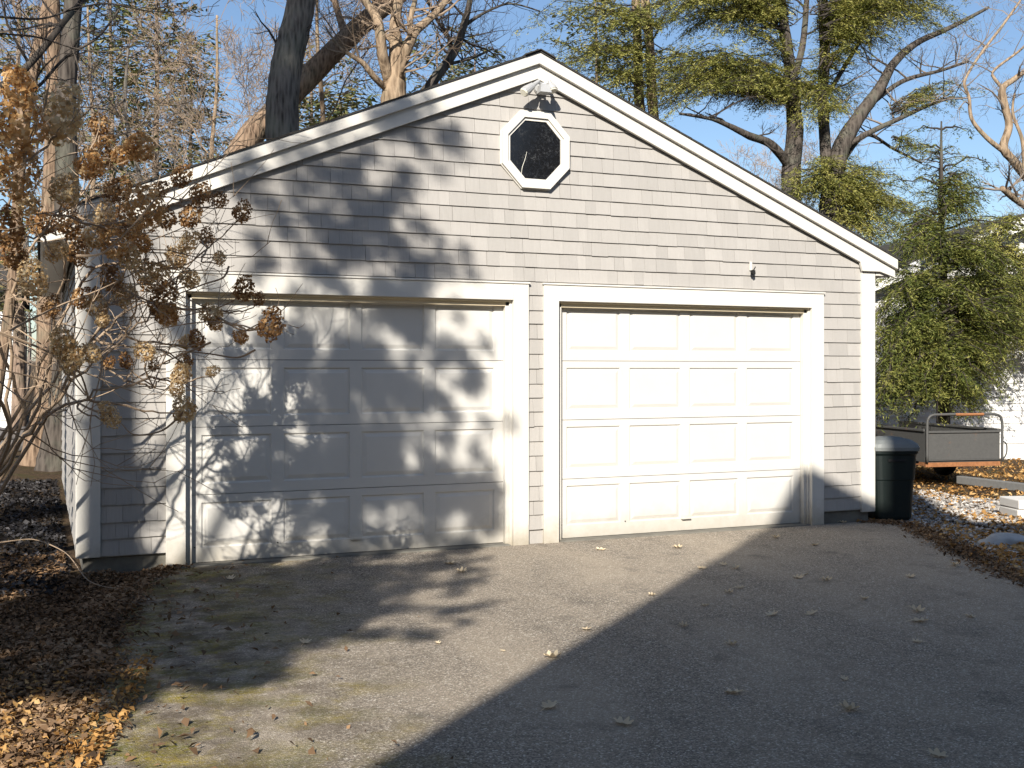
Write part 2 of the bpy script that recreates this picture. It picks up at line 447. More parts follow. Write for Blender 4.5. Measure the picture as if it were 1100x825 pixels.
# wall body behind the shingles
mb = MB()
def wall_poly(poly, y0, y1): mb.prism(poly, lambda p: (p[0], y0, p[1]), lambda p: (p[0], y1, p[1]))
wall_poly([(-HW+.012, .12), (-3.08, .12), (-3.08, HEAD_IN + .01), (-.21, HEAD_IN + .01), (-.21, .0), (.21, .0), (.21, HEAD_IN + .01), (3.08, HEAD_IN + .01), (3.08, .12), (HW-.012, .12), (HW-.012, EAVE-.03), (0, ZP-.03), (-HW+.012, EAVE-.03)], .002, .09)
wall_poly([(-HW+.012, .12), (HW-.012, .12), (HW-.012, EAVE-.03), (0, ZP-.03), (-HW+.012, EAVE-.03)], DEP - .1, DEP)
mb.box((-HW + .002, .092, .12), (-HW + .1, DEP - .102, EAVE - .05)); mb.box((HW - .1, .092, .12), (HW - .002, DEP - .102, EAVE - .05))
mb.build('wall', M['shingle'], G)
mb = MB()
for a, b in (((-HW + .03, .02, -.06), (-3.06, .22, .118)), ((3.09, .02, -.06), (HW - .03, .22, .118)),
             ((-HW + .03, .222, -.06), (-HW + .2, DEP - .03, .118)), ((HW - .2, .222, -.06), (HW - .03, DEP - .03, .118)), ((-HW + .2, DEP - .2, -.06), (HW - .2, DEP - .03, .117))): mb.box(a, b)
mb.build('foundation', M['concrete'], G, bevel=.006)
mb = MB(); mb.box((-3.05, -.035, -.05), (-.25, .2, .012)); mb.box((.25, -.035, -.05), (3.05, .2, .012))
mb.build('door_sill', M['concrete'], G, bevel=.01)
# corner boards
for sx in (-1, 1):
    mb = MB(); a, b = sorted((sx * 3.705, sx * (HW + .02)))
    mb.box((a, -.03, .125 if sx < 0 else .10), (b, .0, roofz(3.7) - .07))
    mb.box((min(sx*(HW+.002), sx*(HW+.0225)), .002, .13), (max(sx*(HW+.002), sx*(HW+.0225)), .11, EAVE - .06))
    mb.build('corner_board', M['trim'], G, bevel=.003)
# door casings, head and stops
def casing(mir, zb):
    f = lambda a, b, y0, y1, z0, z1: mb.box((min(mir*a, mir*b), y0, z0), (max(mir*a, mir*b), y1, z1))
    mb = MB()
    f(D_OUT, D_IN, -.034, .03, zb, HEAD); f(3.067, 3.217, -.034, .03, zb, HEAD)
    f(D_IN + .0005, 3.0665, -.034, .03, HEAD_IN, HEAD)
    f(D_OUT - .012, 3.229, -.045, .0, HEAD + .0005, HEAD + .016)
    fr = mb.build('door_frame', M['trim'], G, bevel=.003)
    mb = MB()
    f(D_IN - .004, D_JAMB, .031, .088, zb, HEAD_IN); f(D_IN - .004, D_IN + .022, .012, .0315, zb + .002, HEAD_IN - .002)
    mb.build('door_stop', M['trim'], fr, bevel=.003); mb = MB()
    f(3.012, 3.071, .031, .088, zb, HEAD_IN); f(3.047, 3.071, .012, .0315, zb + .002, HEAD_IN - .002)
    mb.build('door_stop', M['trim'], fr, bevel=.003)
    mb = MB(); f(D_JAMB - .04, 3.05, .031, .085, HEAD_IN - .052, HEAD_IN + .04); f(D_JAMB - .05, 3.06, .0, .0305, HEAD_IN - .016, HEAD_IN + .03)
    mb.build('head_jamb', M['soffit'], fr, bevel=.003)
casing(1, -.005); casing(-1, -.02)
# panelled doors: four sections of four raised panels
def garage_door(x0, x1, label):
    zb, zt = .014, 2.21; W = (x1 - x0); nsec = 4; sh = (zt - zb) / nsec
    mb = MB(); Y = .092
    stile, mull = .085, .10
    pw = (W - 2 * stile - 3 * mull) / 4
    def ring(xa, xb, za, zb_, ya, xc, xd, zc, zd, yb):
        """sloping frame from outer rect (y=ya) to inner rect (y=yb)"""
        o = [(xa, ya, za), (xb, ya, za), (xb, ya, zb_), (xa, ya, zb_)]; i = [(xc, yb, zc), (xd, yb, zc), (xd, yb, zd), (xc, yb, zd)]
        mb.add(o + i, [(0, 1, 5, 4), (1, 2, 6, 5), (2, 3, 7, 6), (3, 0, 4, 7)])
    for s in range(nsec):
        z0 = zb + s * sh + .0025; z1 = z0 + sh - .005
        rb = .085 if s else .115; rt = .062 if s < 3 else .055
        pz0, pz1 = z0 + rb, z1 - rt
        mb.box((x0, Y + .012, z0), (x1, Y + .045, z1))
        fs = lambda a, b, c, d: mb.box((a, Y, c), (b, Y + .0118, d))
        fs(x0, x1, z0, pz0); fs(x0, x1, pz1, z1)
        xs = x0 + stile; fs(x0, xs, pz0, pz1)
        for p in range(4):
            xa, xb = xs, xs + pw
            # cove down, flat, then raised field
            ring(xa, xb, pz0, pz1, Y, xa + .010, xb - .010, pz0 + .010, pz1 - .010, Y + .0115)
            a2, b2, c2, d2 = xa + .018, xb - .018, pz0 + .018, pz1 - .018
            ring(a2, b2, c2, d2, Y + .0119, a2 + .03, b2 - .03, c2 + .03, d2 - .03, Y + .003)
            mb.add([(a2+.03, Y+.003, c2+.03), (b2-.03, Y+.003, c2+.03), (b2-.03, Y+.003, d2-.03), (a2+.03, Y+.003, d2-.03)], [(0, 1, 2, 3)])
            xs = xb; ww = mull if p < 3 else stile
            fs(xs, xs + ww, pz0, pz1); xs += ww
    d = mb.build('garage_door', M['door'], G); 
    mb = MB(); mb.box((x0, Y + .004, .0125), (x1, Y + .04, .0142)); mb.box((x0, Y+.046, .02), (x1, Y+.06, zt)); mb.build('bottom_seal', M['black'], d)
    xm = x0 + stile + 2 * pw + 1.5 * mull
    mb = MB(); zh = .125 + zb; mb.box((xm - .055, Y - .004, zh - .012), (xm + .055, Y - .0005, zh + .03)); mb.box((xm - .05, Y - .03, zh - .012), (xm + .05, Y - .004, zh - .005)); mb.box((xm - .05, Y - .03, zh - .005), (xm + .05, Y - .026, zh + .004))
    mb.build('lift_handle', M['door'], d, bevel=.001)
    for bx in (x0 + stile + pw + mull * .5, x0 + .03):
        mb = MB()
        c = [(bx + .006 * math.cos(a), bx, zh + .006 * math.sin(a)) for a in np.linspace(0, 2*math.pi, 9)[:-1]]
        mb.prism([(p[0], p[2]) for p in c], lambda p: (p[0], Y - .006, p[1]), lambda p: (p[0], Y - .0005, p[1]))
        mb.build('bolt', M['black'], d)
    return d
garage_door(D_JAMB - .003, 3.015, None)
garage_door(-3.015, -D_JAMB + .003, None)
# rakes: narrow upper fascia over a wider frieze, with short boxed returns
ov = 4.12
def rake(sx):
    mb = MB(); F = lambda p: p
    top = lambda u: 4.436 - PITCH * u
    poly = [(0, top(0)), (ov, top(ov)), (ov, top(ov) - .1), (0, top(0) - .1)]
    mb.prism([(sx * u, z) for u, z in poly][::sx], lambda p: (p[0], -.10, p[1]), lambda p: (p[0], -.03, p[1]))
    mb.build('rake_fascia', M['trim'], G, bevel=.003)
    mb = MB()
    b = 4.206
    poly = [(0, top(0) - .1005), (ov - .005, top(ov - .005) - .1005), (ov - .005, 2.545), (3.92, 2.60), (3.69, 2.60), (3.66, b - PITCH * 3.66), (0, b)]
    mb.prism([(sx * u, z) for u, z in poly][::sx], lambda p: (p[0], -.062, p[1]), lambda p: (p[0], -.0305, p[1]))
    mb.build('frieze_board', M['trim'], G, bevel=.003)
    # eave soffit and side fascia
    mb = MB(); a, c = sorted((sx * (HW + .03), sx * (ov - .01)))
    mb.box((a, -.029, 2.56), (c, DEP + .05, 2.62)); 
    a, c = sorted((sx * (ov - .009), sx * (ov + .012))); mb.box((a, -.029, 2.56), (c, DEP + .05, 2.70))
    mb.build('eave_board', M['trim'], G, bevel=.003)
rake(1); rake(-1)
for sx in (1, -1):
    mb = MB(); e = ov + .04
    poly = [(0, 4.448), (e, 4.448 - PITCH * e), (e, 4.438 - PITCH * e), (0, 4.438)]
    mb.prism([(sx * u, z) for u, z in poly][::sx], lambda p: (p[0], -.112, p[1]), lambda p: (p[0], DEP + .12, p[1]))
    for k in range(0, 32):                # shingle courses, each lapping the one below
        u1 = e - k * .135; u0 = max(0.0, u1 - .137)
        zt = lambda u: 4.448 - PITCH * u
        q = [(u0, zt(u0) + .0015), (u1, zt(u1) + .005), (u1, zt(u1) + .001), (u0, zt(u0) + .0007)]
        mb.prism([(sx * u, z) for u, z in q][::sx], lambda p: (p[0], -.115, p[1]), lambda p: (p[0], DEP + .122, p[1]))
    mb.build('roof', M['roof'], G)
mb = MB(); yy = -.13
while yy < DEP + .1:
    for sx in (1, -1):
        q = [(0, 4.462), (.15, 4.462 - PITCH * .15 + .003), (.15, 4.453 - PITCH * .15), (0, 4.455)]
        mb.prism([(sx * u, z) for u, z in q][::sx], lambda p: (p[0], yy, p[1]), lambda p: (p[0], yy + .128, p[1] - .006))
    yy += .13
mb.build('ridge_cap', M['roof'], G)
# octagonal window
def octagon(r, cx=-.012, cz=3.565, k=.96): return [(cx + k * r * math.cos(R(22.5 + 45 * i)), cz + r * math.sin(R(22.5 + 45 * i))) for i in range(8)]
def oct_ring(mb, r0, r1, y0, y1):
    a, b = octagon(r0), octagon(r1)
    for i in range(8):
        j = (i + 1) % 8; q = [a[i], a[j], b[j], b[i]]
        vs = [(p[0], y0, p[1]) for p in q] + [(p[0], y1, p[1]) for p in q]
        mb.add(vs, [(0, 1, 2, 3), (7, 6, 5, 4), (0, 4, 5, 1), (1, 5, 6, 2), (2, 6, 7, 3), (3, 7, 4, 0)])
mb = MB(); oct_ring(mb, .375, .312, -.058, -.0); oct_ring(mb, .3115, .283, -.040, -.0); oct_ring(mb, .384, .3755, -.030, -.0)
win = mb.build('octagonal_window', M['trim'], G)
mb = MB(); mb.prism(octagon(.285), lambda p: (p[0], -.027, p[1]), lambda p: (p[0], -.019, p[1])); pn = mb.build('pane', M['pane'], win)
mb = MB(); P, Rd = smooth_path([(at(560, 188, -.0275), .002), (at(561, 180, -.0275), .002), (at(564, 171, -.0275), .0016), (at(566, 163, -.0275), .001)], 4); mb.tube(P, Rd, 4); mb.build('reflection_streak', M['lens'], pn)  # thin pale tube drawn as a reflection streak on the glass
# twin flood light under the peak
FL = thing('flood_light', (.03, -.02, 4.13), None, None); FL.parent = G
for k in ('label', 'category'):
    if k in FL: del FL[k]
mb = MB(); c = [( .055 * math.cos(a), .055 * math.sin(a)) for a in np.linspace(0, 2*math.pi, 17)[:-1]]
mb.prism(c, lambda p: (.03 + p[0], -.05, 4.13 + p[1]), lambda p: (.03 + p[0], -.018, 4.13 + p[1]))
mb.tube([(.03, -.05, 4.14), (.03, -.10, 4.15)], .02, 8); mb.tube([(-.02, -.11, 4.16), (.03, -.09, 4.15), (.09, -.11, 4.17)], .014, 8)
mb.build('mounting_plate', M['metal_grey'], FL, smooth=False)
for p0, p1 in (((-.02, -.13, 4.17), tuple(at(563, 99, -.19))), ((.08, -.13, 4.18), tuple(at(594, 97, -.18)))):
    mb = MB(); a, b = Vector(p0), Vector(p1)
    mb.tube([a, a.lerp(b, .35), a.lerp(b, .45), a.lerp(b, .8), b], [.014, .02, .03, .043, .045], 14)
    h = mb.build('lamp_head', M['metal_grey'], FL, smooth=False)
    mb = MB(); mb.tube([b, b + (b - a).normalized() * .012], [.041, .034], 14); mb.build('lens', M['lens'], h)
mb = MB(); mb.tube([(.03, -.08, 4.15), (.01, -.16, 4.10)], .012, 8)
mb.prism([(-.055, 0), (.055, 0), (.038, .075), (-.038, .075)], lambda p: (-.005 + p[0], -.25 + p[1] * .3, 4.045 + p[1]), lambda p: (.01 + p[0], -.13 + p[1] * .1, 4.047 + p[1]))
mb.build('motion_sensor', M['metal_grey'], FL)
# small bracket over the right door
mb = MB(); hx, hz = 2.33, 2.56
mb.tube([(hx, -.025, hz - .01), (hx, -.07, hz - .0), (hx, -.10, hz + .03)], [.006, .006, .005], 6)
mb.tube([(hx, -.05, hz - .0), (hx - .05, -.11, hz - .005)], .004, 5)
mb.prism([(-.016, 0), (.016, 0), (.02, -.035), (0, -.05), (-.02, -.03)], lambda p: (hx + p[0], -.075, hz + p[1]), lambda p: (hx + p[0], -.045, hz + p[1]))
hb = mb.build('hook_bracket', M['black'], G)
mb = MB(); mb.box((hx - .014, -.028, hz - .0), (hx + .014, -.016, hz + .085)); mb.build('back_plate', M['trim'], hb, bevel=.003)

# ------------------------------------------------------------------ trees
MINR = [.0022]
def grow(mb, p, d, L, r, lev, rr, maxlev, split=(4, 6), up=.15, wob=.22, ratio=.62, nseg=5):
    """a limb with side branches, recursively down to twigs"""
    pts = [p.copy()]; rad = [r]; d = d.normalized()
    for i in range(nseg):
        d = (d + Vector((rr.gauss(0, wob), rr.gauss(0, wob), rr.gauss(0, wob) + up * .3))).normalized()
        pts.append(pts[-1] + d * L / nseg); rad.append(max(MINR[0], r * (1 - .75 * (i + 1) / nseg)))
    mb.tube(pts, rad, 7 if r > .05 else (5 if r > .015 else 3), cap=False)
    if lev >= maxlev: return
    for k in range(rr.randint(*split)):
        t = rr.uniform(.25, 1); i = min(nseg - 1, int(t * nseg)); q = pts[i].lerp(pts[i+1], t * nseg - i)
        ax = (pts[i+1] - pts[i]).normalized(); o = Vector((rr.gauss(0, 1), rr.gauss(0, 1), rr.gauss(0, 1) * .8 + up)); o = (o - ax * o.dot(ax)).normalized()
        ang = rr.uniform(.5, 1.05)
        grow(mb, q, ax * math.cos(ang) + o * math.sin(ang), L * ratio * rr.uniform(.6, 1.15) * (1.1 - .35 * t), max(.003, rad[i] * .55), lev + 1, rr, maxlev, split, up, wob, ratio, max(3, nseg - 1))

def bare_tree(name, loc, h, r, seed, label, bark_m, twig_m, maxlev=4, n0=9, lean=(0, 0), group=None, first=.3, L0=.42, cat='tree', split=(4, 6)):
    rr = random.Random(seed); T = thing(name, loc, label, cat, group)
    base = Vector(loc); pts = []
    for i in range(7):
        t = i / 6; pts.append((base + Vector((lean[0]*t*h + rr.gauss(0, .012*h)*(i > 0), lean[1]*t*h + rr.gauss(0, .012*h)*(i > 0), h * t - .05)), r * (1 - .8 * t) * (1.3 if i == 0 else 1)))
    P, Rd = smooth_path(pts, 4); mb = MB(); mb.tube(P, Rd, 12, jit=.05); mb.build('trunk', bark_m, T, smooth=True)
    mb = MB()
    for k in range(n0):
        t = first + (1 - first) * (k + .5) / n0; i = int(t * (len(P) - 1)); an = k * 2.4 + rr.uniform(-.5, .5)
        grow(mb, P[i], Vector((math.cos(an), math.sin(an), rr.uniform(.25, .9))), h * L0 * (1.15 - .7 * t), Rd[i] * .36, 1, rr, maxlev, split)
    mb.build('crown', twig_m, T); return T

def px_tree(name, base, Y, limbs, label, bark_m, twig_m, seed, twigs=(10, 3), cat='tree', twig_len=1.2, twig_dir=None, split=(3, 5)):
    """a tree whose limbs run through the given points; limbs: list of (part, [(px, py, width_px, dY)...])"""
    rr = random.Random(seed); T = thing(name, base, label, cat); tw = MB()
    for part, pl in limbs:
        pts = []
        if part == 'trunk':
            q = at(pl[0][0], pl[0][1], Y + pl[0][3]); rad = pl[0][2] / 2 * depth_px(q)
            pts.append((Vector(base) - Vector((0, 0, .1)), rad * 1.35)); pts.append((Vector(base).lerp(q, .35), rad * 1.1))
        for (px, py, wd, dy) in pl:
            q = at(px, py, Y + dy); pts.append((q, wd / 2 * depth_px(q)))
        P, Rd = smooth_path(pts, 6); mb = MB()
        mb.tube(P, Rd, 16 if Rd[0] > .1 else 9, jit=.04 if Rd[0] > .08 else 0); mb.build(part, bark_m, T, smooth=True)
        n = twigs[0] if part != 'trunk' else twigs[0] // 3
        for k in range(n):
            i = rr.randint(len(P)//(3 if part != 'trunk' else 2), len(P) - 1); an = rr.uniform(0, 6.28)
            d = Vector((math.cos(an), .6*math.sin(an), rr.uniform(-.1, 1)))
            if twig_dir: d += Vector(twig_dir)
            grow(tw, P[i], d, twig_len * rr.uniform(.5, 1.3), min(.03, Rd[i] * .5), 1, rr, twigs[1], split)
    if tw.f: tw.build('crown', twig_m, T)
    return T

# conifer foliage -------------------------------------------------
def spray_bough(acc, wood, p0, p1, droop, rr, leaf=.055, wid=.013, step=.07, tw_len=.5, dens=1.0, start=.15, r0=.02):
    """a bough with flat feathery side sprays; blades appended to acc"""
    p0, p1 = np.array(p0, float), np.array(p1, float); L = np.linalg.norm(p1 - p0); n = 9
    t = np.linspace(0, 1, n)[:, None]
    path = p0 + (p1 - p0) * t; path[:, 2] += droop * L * (np.sin(t[:, 0] * math.pi * .75) * .5 - t[:, 0] ** 2 * .5)
    path[1:-1] += rr.normal(0, .025 * L, (n - 2, 3))
    wood.tube([Vector(q) for q in path], list(r0 * (1 - .85 * t[:, 0])), 4, cap=False)
    m = max(4, int(L * (1 - start) / step))
    ts = start + (1 - start) * (np.arange(m) + rr.uniform(0, 1, m)) / m
    idx = np.minimum((ts * (n - 1)).astype(int), n - 2); fr = (ts * (n - 1) - idx)[:, None]
    Q = path[idx] * (1 - fr) + path[idx + 1] * fr; ax = unit(path[idx + 1] - path[idx])
    up = np.array([0, 0, 1.0]); sd = unit(np.cross(ax, up)); sgn = np.where(rr.random(m) < .5, -1, 1)[:, None]
    dirs = unit(ax * rr.uniform(.3, .9, (m, 1)) + sd * sgn * rr.uniform(.6, 1, (m, 1)) + up * rr.uniform(-.45, .12, (m, 1)))
    lens = tw_len * (1.05 - .75 * ts) * rr.uniform(.55, 1.2, m)
    for i in range(m):
        k = max(3, int(lens[i] / (leaf * .42) * dens)); s = np.linspace(.05, 1, k)[:, None]
        c = Q[i] + dirs[i] * lens[i] * s; c[:, 2] -= (s[:, 0] ** 2) * lens[i] * .22
        c += rr.normal(0, leaf * .33, (k, 3))
        sg = np.where(np.arange(k) % 2, 1, -1)[:, None]; pd = unit(np.cross(dirs[i], up) + rr.normal(0, .12, 3))
        A = unit(dirs[i] * .8 + pd * sg * .75 + rr.normal(0, .28, (k, 3)) - np.array([0, 0, .12])) * leaf * rr.uniform(.45, .8, (k, 1)) * (1.15 - .5 * s)
        N = unit(up + rr.normal(0, .55, (k, 3))); B = unit(np.cross(A, N)) * wid * rr.uniform(.7, 1.2, (k, 1))
        acc.append((c, A, B))
def finish_foliage(acc, name, mat, T):
    P = np.concatenate([a[0] for a in acc]); A = np.concatenate([a[1] for a in acc]); B = np.concatenate([a[2] for a in acc])
    return link(name, leaf_mesh(name, P, A, B, mat), T)

def conifer(name, base, h, r, seed, label, bark_m, fol_m, boughs, lo=.1, hi=1, blen=2.5, up=.0, droop=.35, leaf=.06, wid=.015, step=.08, tw=.5, dens=1, lean=(0, 0), taper=.85, stems=1, cat='tree', group=None, azr=None):
    rr = np.random.default_rng(seed); T = thing(name, base, label, cat, group); b = np.array(base, float)
    for s in range(stems):
        mb = MB(); off = (rr.uniform(-.3, .3), rr.uniform(-.3, .3)) if s else (0, 0)
        pts = [(Vector((b[0] + (lean[0]*t + off[0]*t)*h + rr.normal(0, .02), b[1] + (lean[1]*t)*h + off[1], b[2] - .05 + h*t)), r*(1-.9*t)*(1.2 if t == 0 else 1)) for t in np.linspace(0, 1, 7)]
        P, Rd = smooth_path(pts, 4); mb.tube(P, Rd, 12, jit=.05); mb.build('trunk', bark_m, T, smooth=True)
    acc = []; wood = MB()
    for k in range(boughs):
        t = lo + (hi - lo) * (k + rr.random()) / boughs
        p = b + np.array([lean[0]*t*h, lean[1]*t*h, t*h]); az = k * 2.399 + rr.uniform(-.5, .5)
        if azr: az = rr.uniform(*azr)
        L = blen * (1 - taper * (t - lo) / (1 - lo + 1e-6)) * rr.uniform(.6, 1.15) + .25
        e = p + np.array([math.cos(az), math.sin(az), up + rr.uniform(-.12, .15)]) * L
        spray_bough(acc, wood, p, e, droop, rr, leaf, wid, step, tw * (.5 + .5 * L / blen), dens)
    wood.build('branches', M['twig_dark'], T); finish_foliage(acc, 'foliage', fol_m, T)
    return T
def bough_cloud(T, Y, regions, seed, fol_m, leaf=.06, wid=.015, step=.085, tw=.5, dens=1, droop=.3, woodm=None, mult=1):
    """regions: (px0, py0, px1, py1, depth jitter): boughs running from the first to the second point"""
    rr = np.random.default_rng(seed); acc = []; wood = MB()
    for (a, b_, c, d, dy, n, sp) in regions:
        for k in range(int(n * mult)):
            p = at(a + rr.normal(0, sp * .5), b_ + rr.normal(0, sp * .5), Y + rr.uniform(-dy, dy) * .3); q = at(c + rr.normal(0, sp * 1.5), d + rr.normal(0, sp * 1.0), Y + rr.uniform(-dy, dy))
            spray_bough(acc, wood, p, q, droop, rr, leaf, wid, step, tw, dens, start=.05, r0=.018)
    wood.build('branches', woodm or M['twig_dark'], T); finish_foliage(acc, 'foliage', fol_m, T)

# --- big trunks behind the garage
px_tree('oak_tree', (-.75, 9.0, 0), 9.0, [('trunk', [(304, 165, 37, 0), (303, 120, 35, 0), (308, 70, 33, 0), (320, 20, 31, 0), (329, -30, 30, 0), (345, -110, 26, 0)]),
        ('limb', [(336, -70, 18, 0), (370, -110, 14, .5), (420, -150, 8, 1)]), ('limb', [(322, -40, 12, 0), (290, -60, 9, .4), (235, -40, 5, .8), (195, -15, 3, 1)]), ('limb', [(340, -90, 12, 0), (320, -160, 8, -.6), (300, -230, 5, -1)])],
        'thick dark grey trunk rising straight behind the left roof slope', M['bark_grey'], M['twig_dark'], 1, (9, 3), twig_len=1.6)
px_tree('maple_tree', (-2.0, 10.5, 0), 10.5, [('trunk', [(246, 190, 27, 0), (268, 148, 27, 0), (302, 114, 25, 0), (338, 76, 24, 0), (372, 42, 22, 0), (408, 10, 20, .2), (450, -20, 17, .4), (520, -60, 12, .8)]),
        ('limb', [(372, 42, 9, 0), (362, 10, 7, .4), (352, -30, 6, .8), (348, -90, 4, 1)]), ('limb', [(408, 10, 11, .2), (402, -20, 9, 0), (390, -80, 6, -.4)])],
        'brown leaning trunk slanting right behind the dark upright trunk', M['bark_brown'], M['twig_tan'], 2, (9, 3), twig_len=1.4)
px_tree('apple_tree', (1.65, 10.0, 0), 10.0, [('trunk', [(421, 130, 29, 0), (423, 103, 27, 0), (425, 80, 22, 0), (426, 55, 16, 0), (424, 28, 12, .1), (428, 0, 10, .2), (432, -45, 7, .3)]),
        ('limb', [(418, 88, 12, 0), (411, 60, 12, -.2), (408, 34, 11, -.3), (404, 18, 10, -.2), (388, -5, 7, 0), (372, -40, 5, .3)]),
        ('limb', [(416, 96, 8, 0), (403, 84, 7, -.2), (390, 68, 6, -.3), (378, 60, 5, -.3), (364, 50, 3, -.1), (350, 30, 2, 0)]),
        ('limb', [(430, 70, 13, 0), (438, 50, 12, -.2), (446, 34, 10, -.2), (462, 20, 8, 0), (478, 2, 7, .2), (500, -30, 5, .3)]),
        ('limb', [(430, 92, 6, 0), (432, 75, 5, -.3), (436, 62, 4, -.4)]),
        ('limb', [(440, 46, 6, -.2), (441, 20, 6, -.1), (447, -6, 5, 0), (450, -50, 3, .1)]),
        ('limb', [(428, 52, 7, 0), (416, 40, 5, .3), (405, 30, 5, .5), (396, 4, 4, .7)])],
        'sunlit gnarled tree with many upright cut limbs behind the roof', M['bark_tan'], M['twig_tan'], 3, (6, 3), twig_len=1.0)
px_tree('cherry_tree', (2.8, 11.0, 0), 11.0, [('trunk', [(452, 110, 13, 0), (462, 92, 11, 0), (478, 70, 10, 0), (490, 52, 9, 0), (498, 28, 8, 0), (505, 0, 6, 0), (512, -50, 4, 0)]),
        ('limb', [(462, 92, 7, 0), (480, 62, 5, .2), (484, 44, 4, .4), (470, 22, 4, .5), (455, -10, 3, .6)]), ('limb', [(498, 28, 5, 0), (520, 14, 3, .3), (548, 4, 2, .5), (580, 12, 1.5, .6)]), ('limb', [(478, 70, 4, 0), (508, 62, 3, .3), (530, 52, 2, .5)])],
        'thin dark curving tree just right of the gnarled tree', M['bark_dark'], M['twig_dark'], 4, (14, 3), twig_len=1.3)
px_tree('pine_tree', (4.75, 13.0, 0), 13.0, [('trunk', [(687, 160, 11, 0), (686, 100, 11, 0), (685, 50, 10, 0), (683, 0, 9, 0), (682, -80, 8, 0)])],
        'slim pale brown trunk, left one of a close pair behind the right roof slope', M['bark_tan'], M['twig_dark'], 5, (6, 2))
px_tree('pine_tree', (5.05, 12.8, 0), 12.8, [('trunk', [(700, 160, 11, 0), (700, 100, 11, 0), (698, 50, 10, 0), (693, 0, 10, 0), (690, -80, 8, 0)])],
        'slim pale brown trunk, right one of a close pair behind the right roof slope', M['bark_tan'], M['twig_dark'], 6, (6, 2))
# --- hemlocks behind the right roof slope
H1 = px_tree('hemlock_tree', (8.4, 12.5, 0), 12.5, [('trunk', [(846, 230, 22, 0), (850, 180, 20, 0), (854, 140, 18, 0), (850, 90, 13, 0), (846, 50, 11, 0), (840, 10, 10, 0), (838, -60, 8, 0)]),
        ('limb', [(848, 178, 11, 0), (828, 155, 9, -.2), (805, 146, 8, -.4), (785, 136, 6, -.5), (765, 128, 4, -.6), (730, 122, 2.5, -.8)]),
        ('limb', [(854, 80, 8, 0), (862, 50, 7, .2), (866, 10, 6, .3), (870, -60, 4, .3)]), ('limb', [(846, 50, 4, 0), (830, 22, 4, .3), (812, 14, 3, .5)])],
        'hemlock with dark forked trunk just right of the roof slope', M['bark_dark'], M['twig_dark'], 7, (11, 3), cat='tree', twig_len=1.4)
bough_cloud(H1, 12.3, [(850, 100, 700, 100, 1.2, 13, 13), (850, 110, 770, 92, 1.0, 9, 10), (846, 20, 740, 18, 1.2, 11, 14), (845, 0, 690, 25, 1.2, 8, 15), (850, 60, 790, 28, 1, 4, 10),
                       (850, 90, 640, 88, 1.2, 6, 12), (838, -30, 700, -10, 1.2, 8, 15), (846, 95, 905, 105, 1, 7, 10), (700, 60, 600, 70, .8, 5, 12), (700, 30, 610, 25, .8, 6, 14), (690, 90, 640, 80, .6, 4, 8)], 11, M['hemlock'], leaf=.085, wid=.0085, step=.075, tw=.70, mult=2.7, dens=1.6)
H2 = px_tree('hemlock_tree', (9.3, 12.0, 0), 12.0, [('trunk', [(886, 250, 24, 0), (893, 210, 22, 0), (898, 180, 20, 0), (905, 155, 19, .0), (925, 122, 14, 0), (945, 95, 12, 0), (960, 68, 9, 0), (985, 46, 7, 0), (1020, 30, 5, 0), (1062, 8, 3, 0)]),
        ('limb', [(890, 200, 13, 0), (886, 150, 12, .3), (884, 100, 12, .5), (886, 55, 11, .6), (884, 10, 10, .6), (886, -60, 7, .6)]),
        ('limb', [(903, 160, 7, 0), (935, 142, 6, -.2), (965, 128, 5, -.3), (1000, 112, 4, -.4), (1025, 104, 2.5, -.5)]),
        ('limb', [(928, 118, 6, 0), (968, 88, 5, .2), (1010, 76, 3.5, .4), (1040, 66, 2.5, .5)]),
        ('limb', [(905, 175, 5, 0), (930, 145, 4, .2), (960, 160, 3, .3), (990, 175, 2, .4)]), ('limb', [(884, 110, 5, .5), (908, 70, 5, .7), (925, 40, 4, .8), (935, 0, 3, .9)])],
        'hemlock with dark trunk leaning out right over the open sky', M['bark_dark'], M['twig_grey'], 8, (11, 3), twig_len=1.4)
bough_cloud(H2, 11.8, [(884, 20, 960, 30, 1, 12, 13), (886, 10, 1010, 22, 1, 10, 12), (886, 40, 930, 45, 1, 8, 10), (884, -20, 1010, -10, 1, 10, 14), (886, 70, 905, 50, .8, 6, 9), (960, 120, 1025, 104, .5, 5, 8),
                       (890, 215, 985, 235, 1.0, 9, 13), (890, 190, 950, 200, 1.0, 6, 12), (890, 200, 930, 215, 1.0, 12, 12), (890, 190, 865, 215, 1.0, 10, 12), (895, 175, 880, 180, .8, 6, 10), (890, 230, 960, 255, 1, 10, 12), (960, 150, 990, 168, .4, 3, 6), (884, 100, 860, 120, .8, 6, 10), (884, 120, 900, 118, .8, 4, 8)], 12, M['hemlock'], leaf=.085, wid=.0085, step=.075, tw=.66, mult=2.5, dens=1.6)
H3 = conifer('hemlock_tree', tuple(at(1012, 400, 4.4))[:2] + (0,), 5.6, .12, 21, 'broad green hemlock filling the gap right of the garage', M['bark_dark'], M['hemlock_low'], 15, lo=.5, hi=1, blen=1.9, leaf=.075, wid=.008, tw=.5, step=.055, taper=.8, dens=1.8)
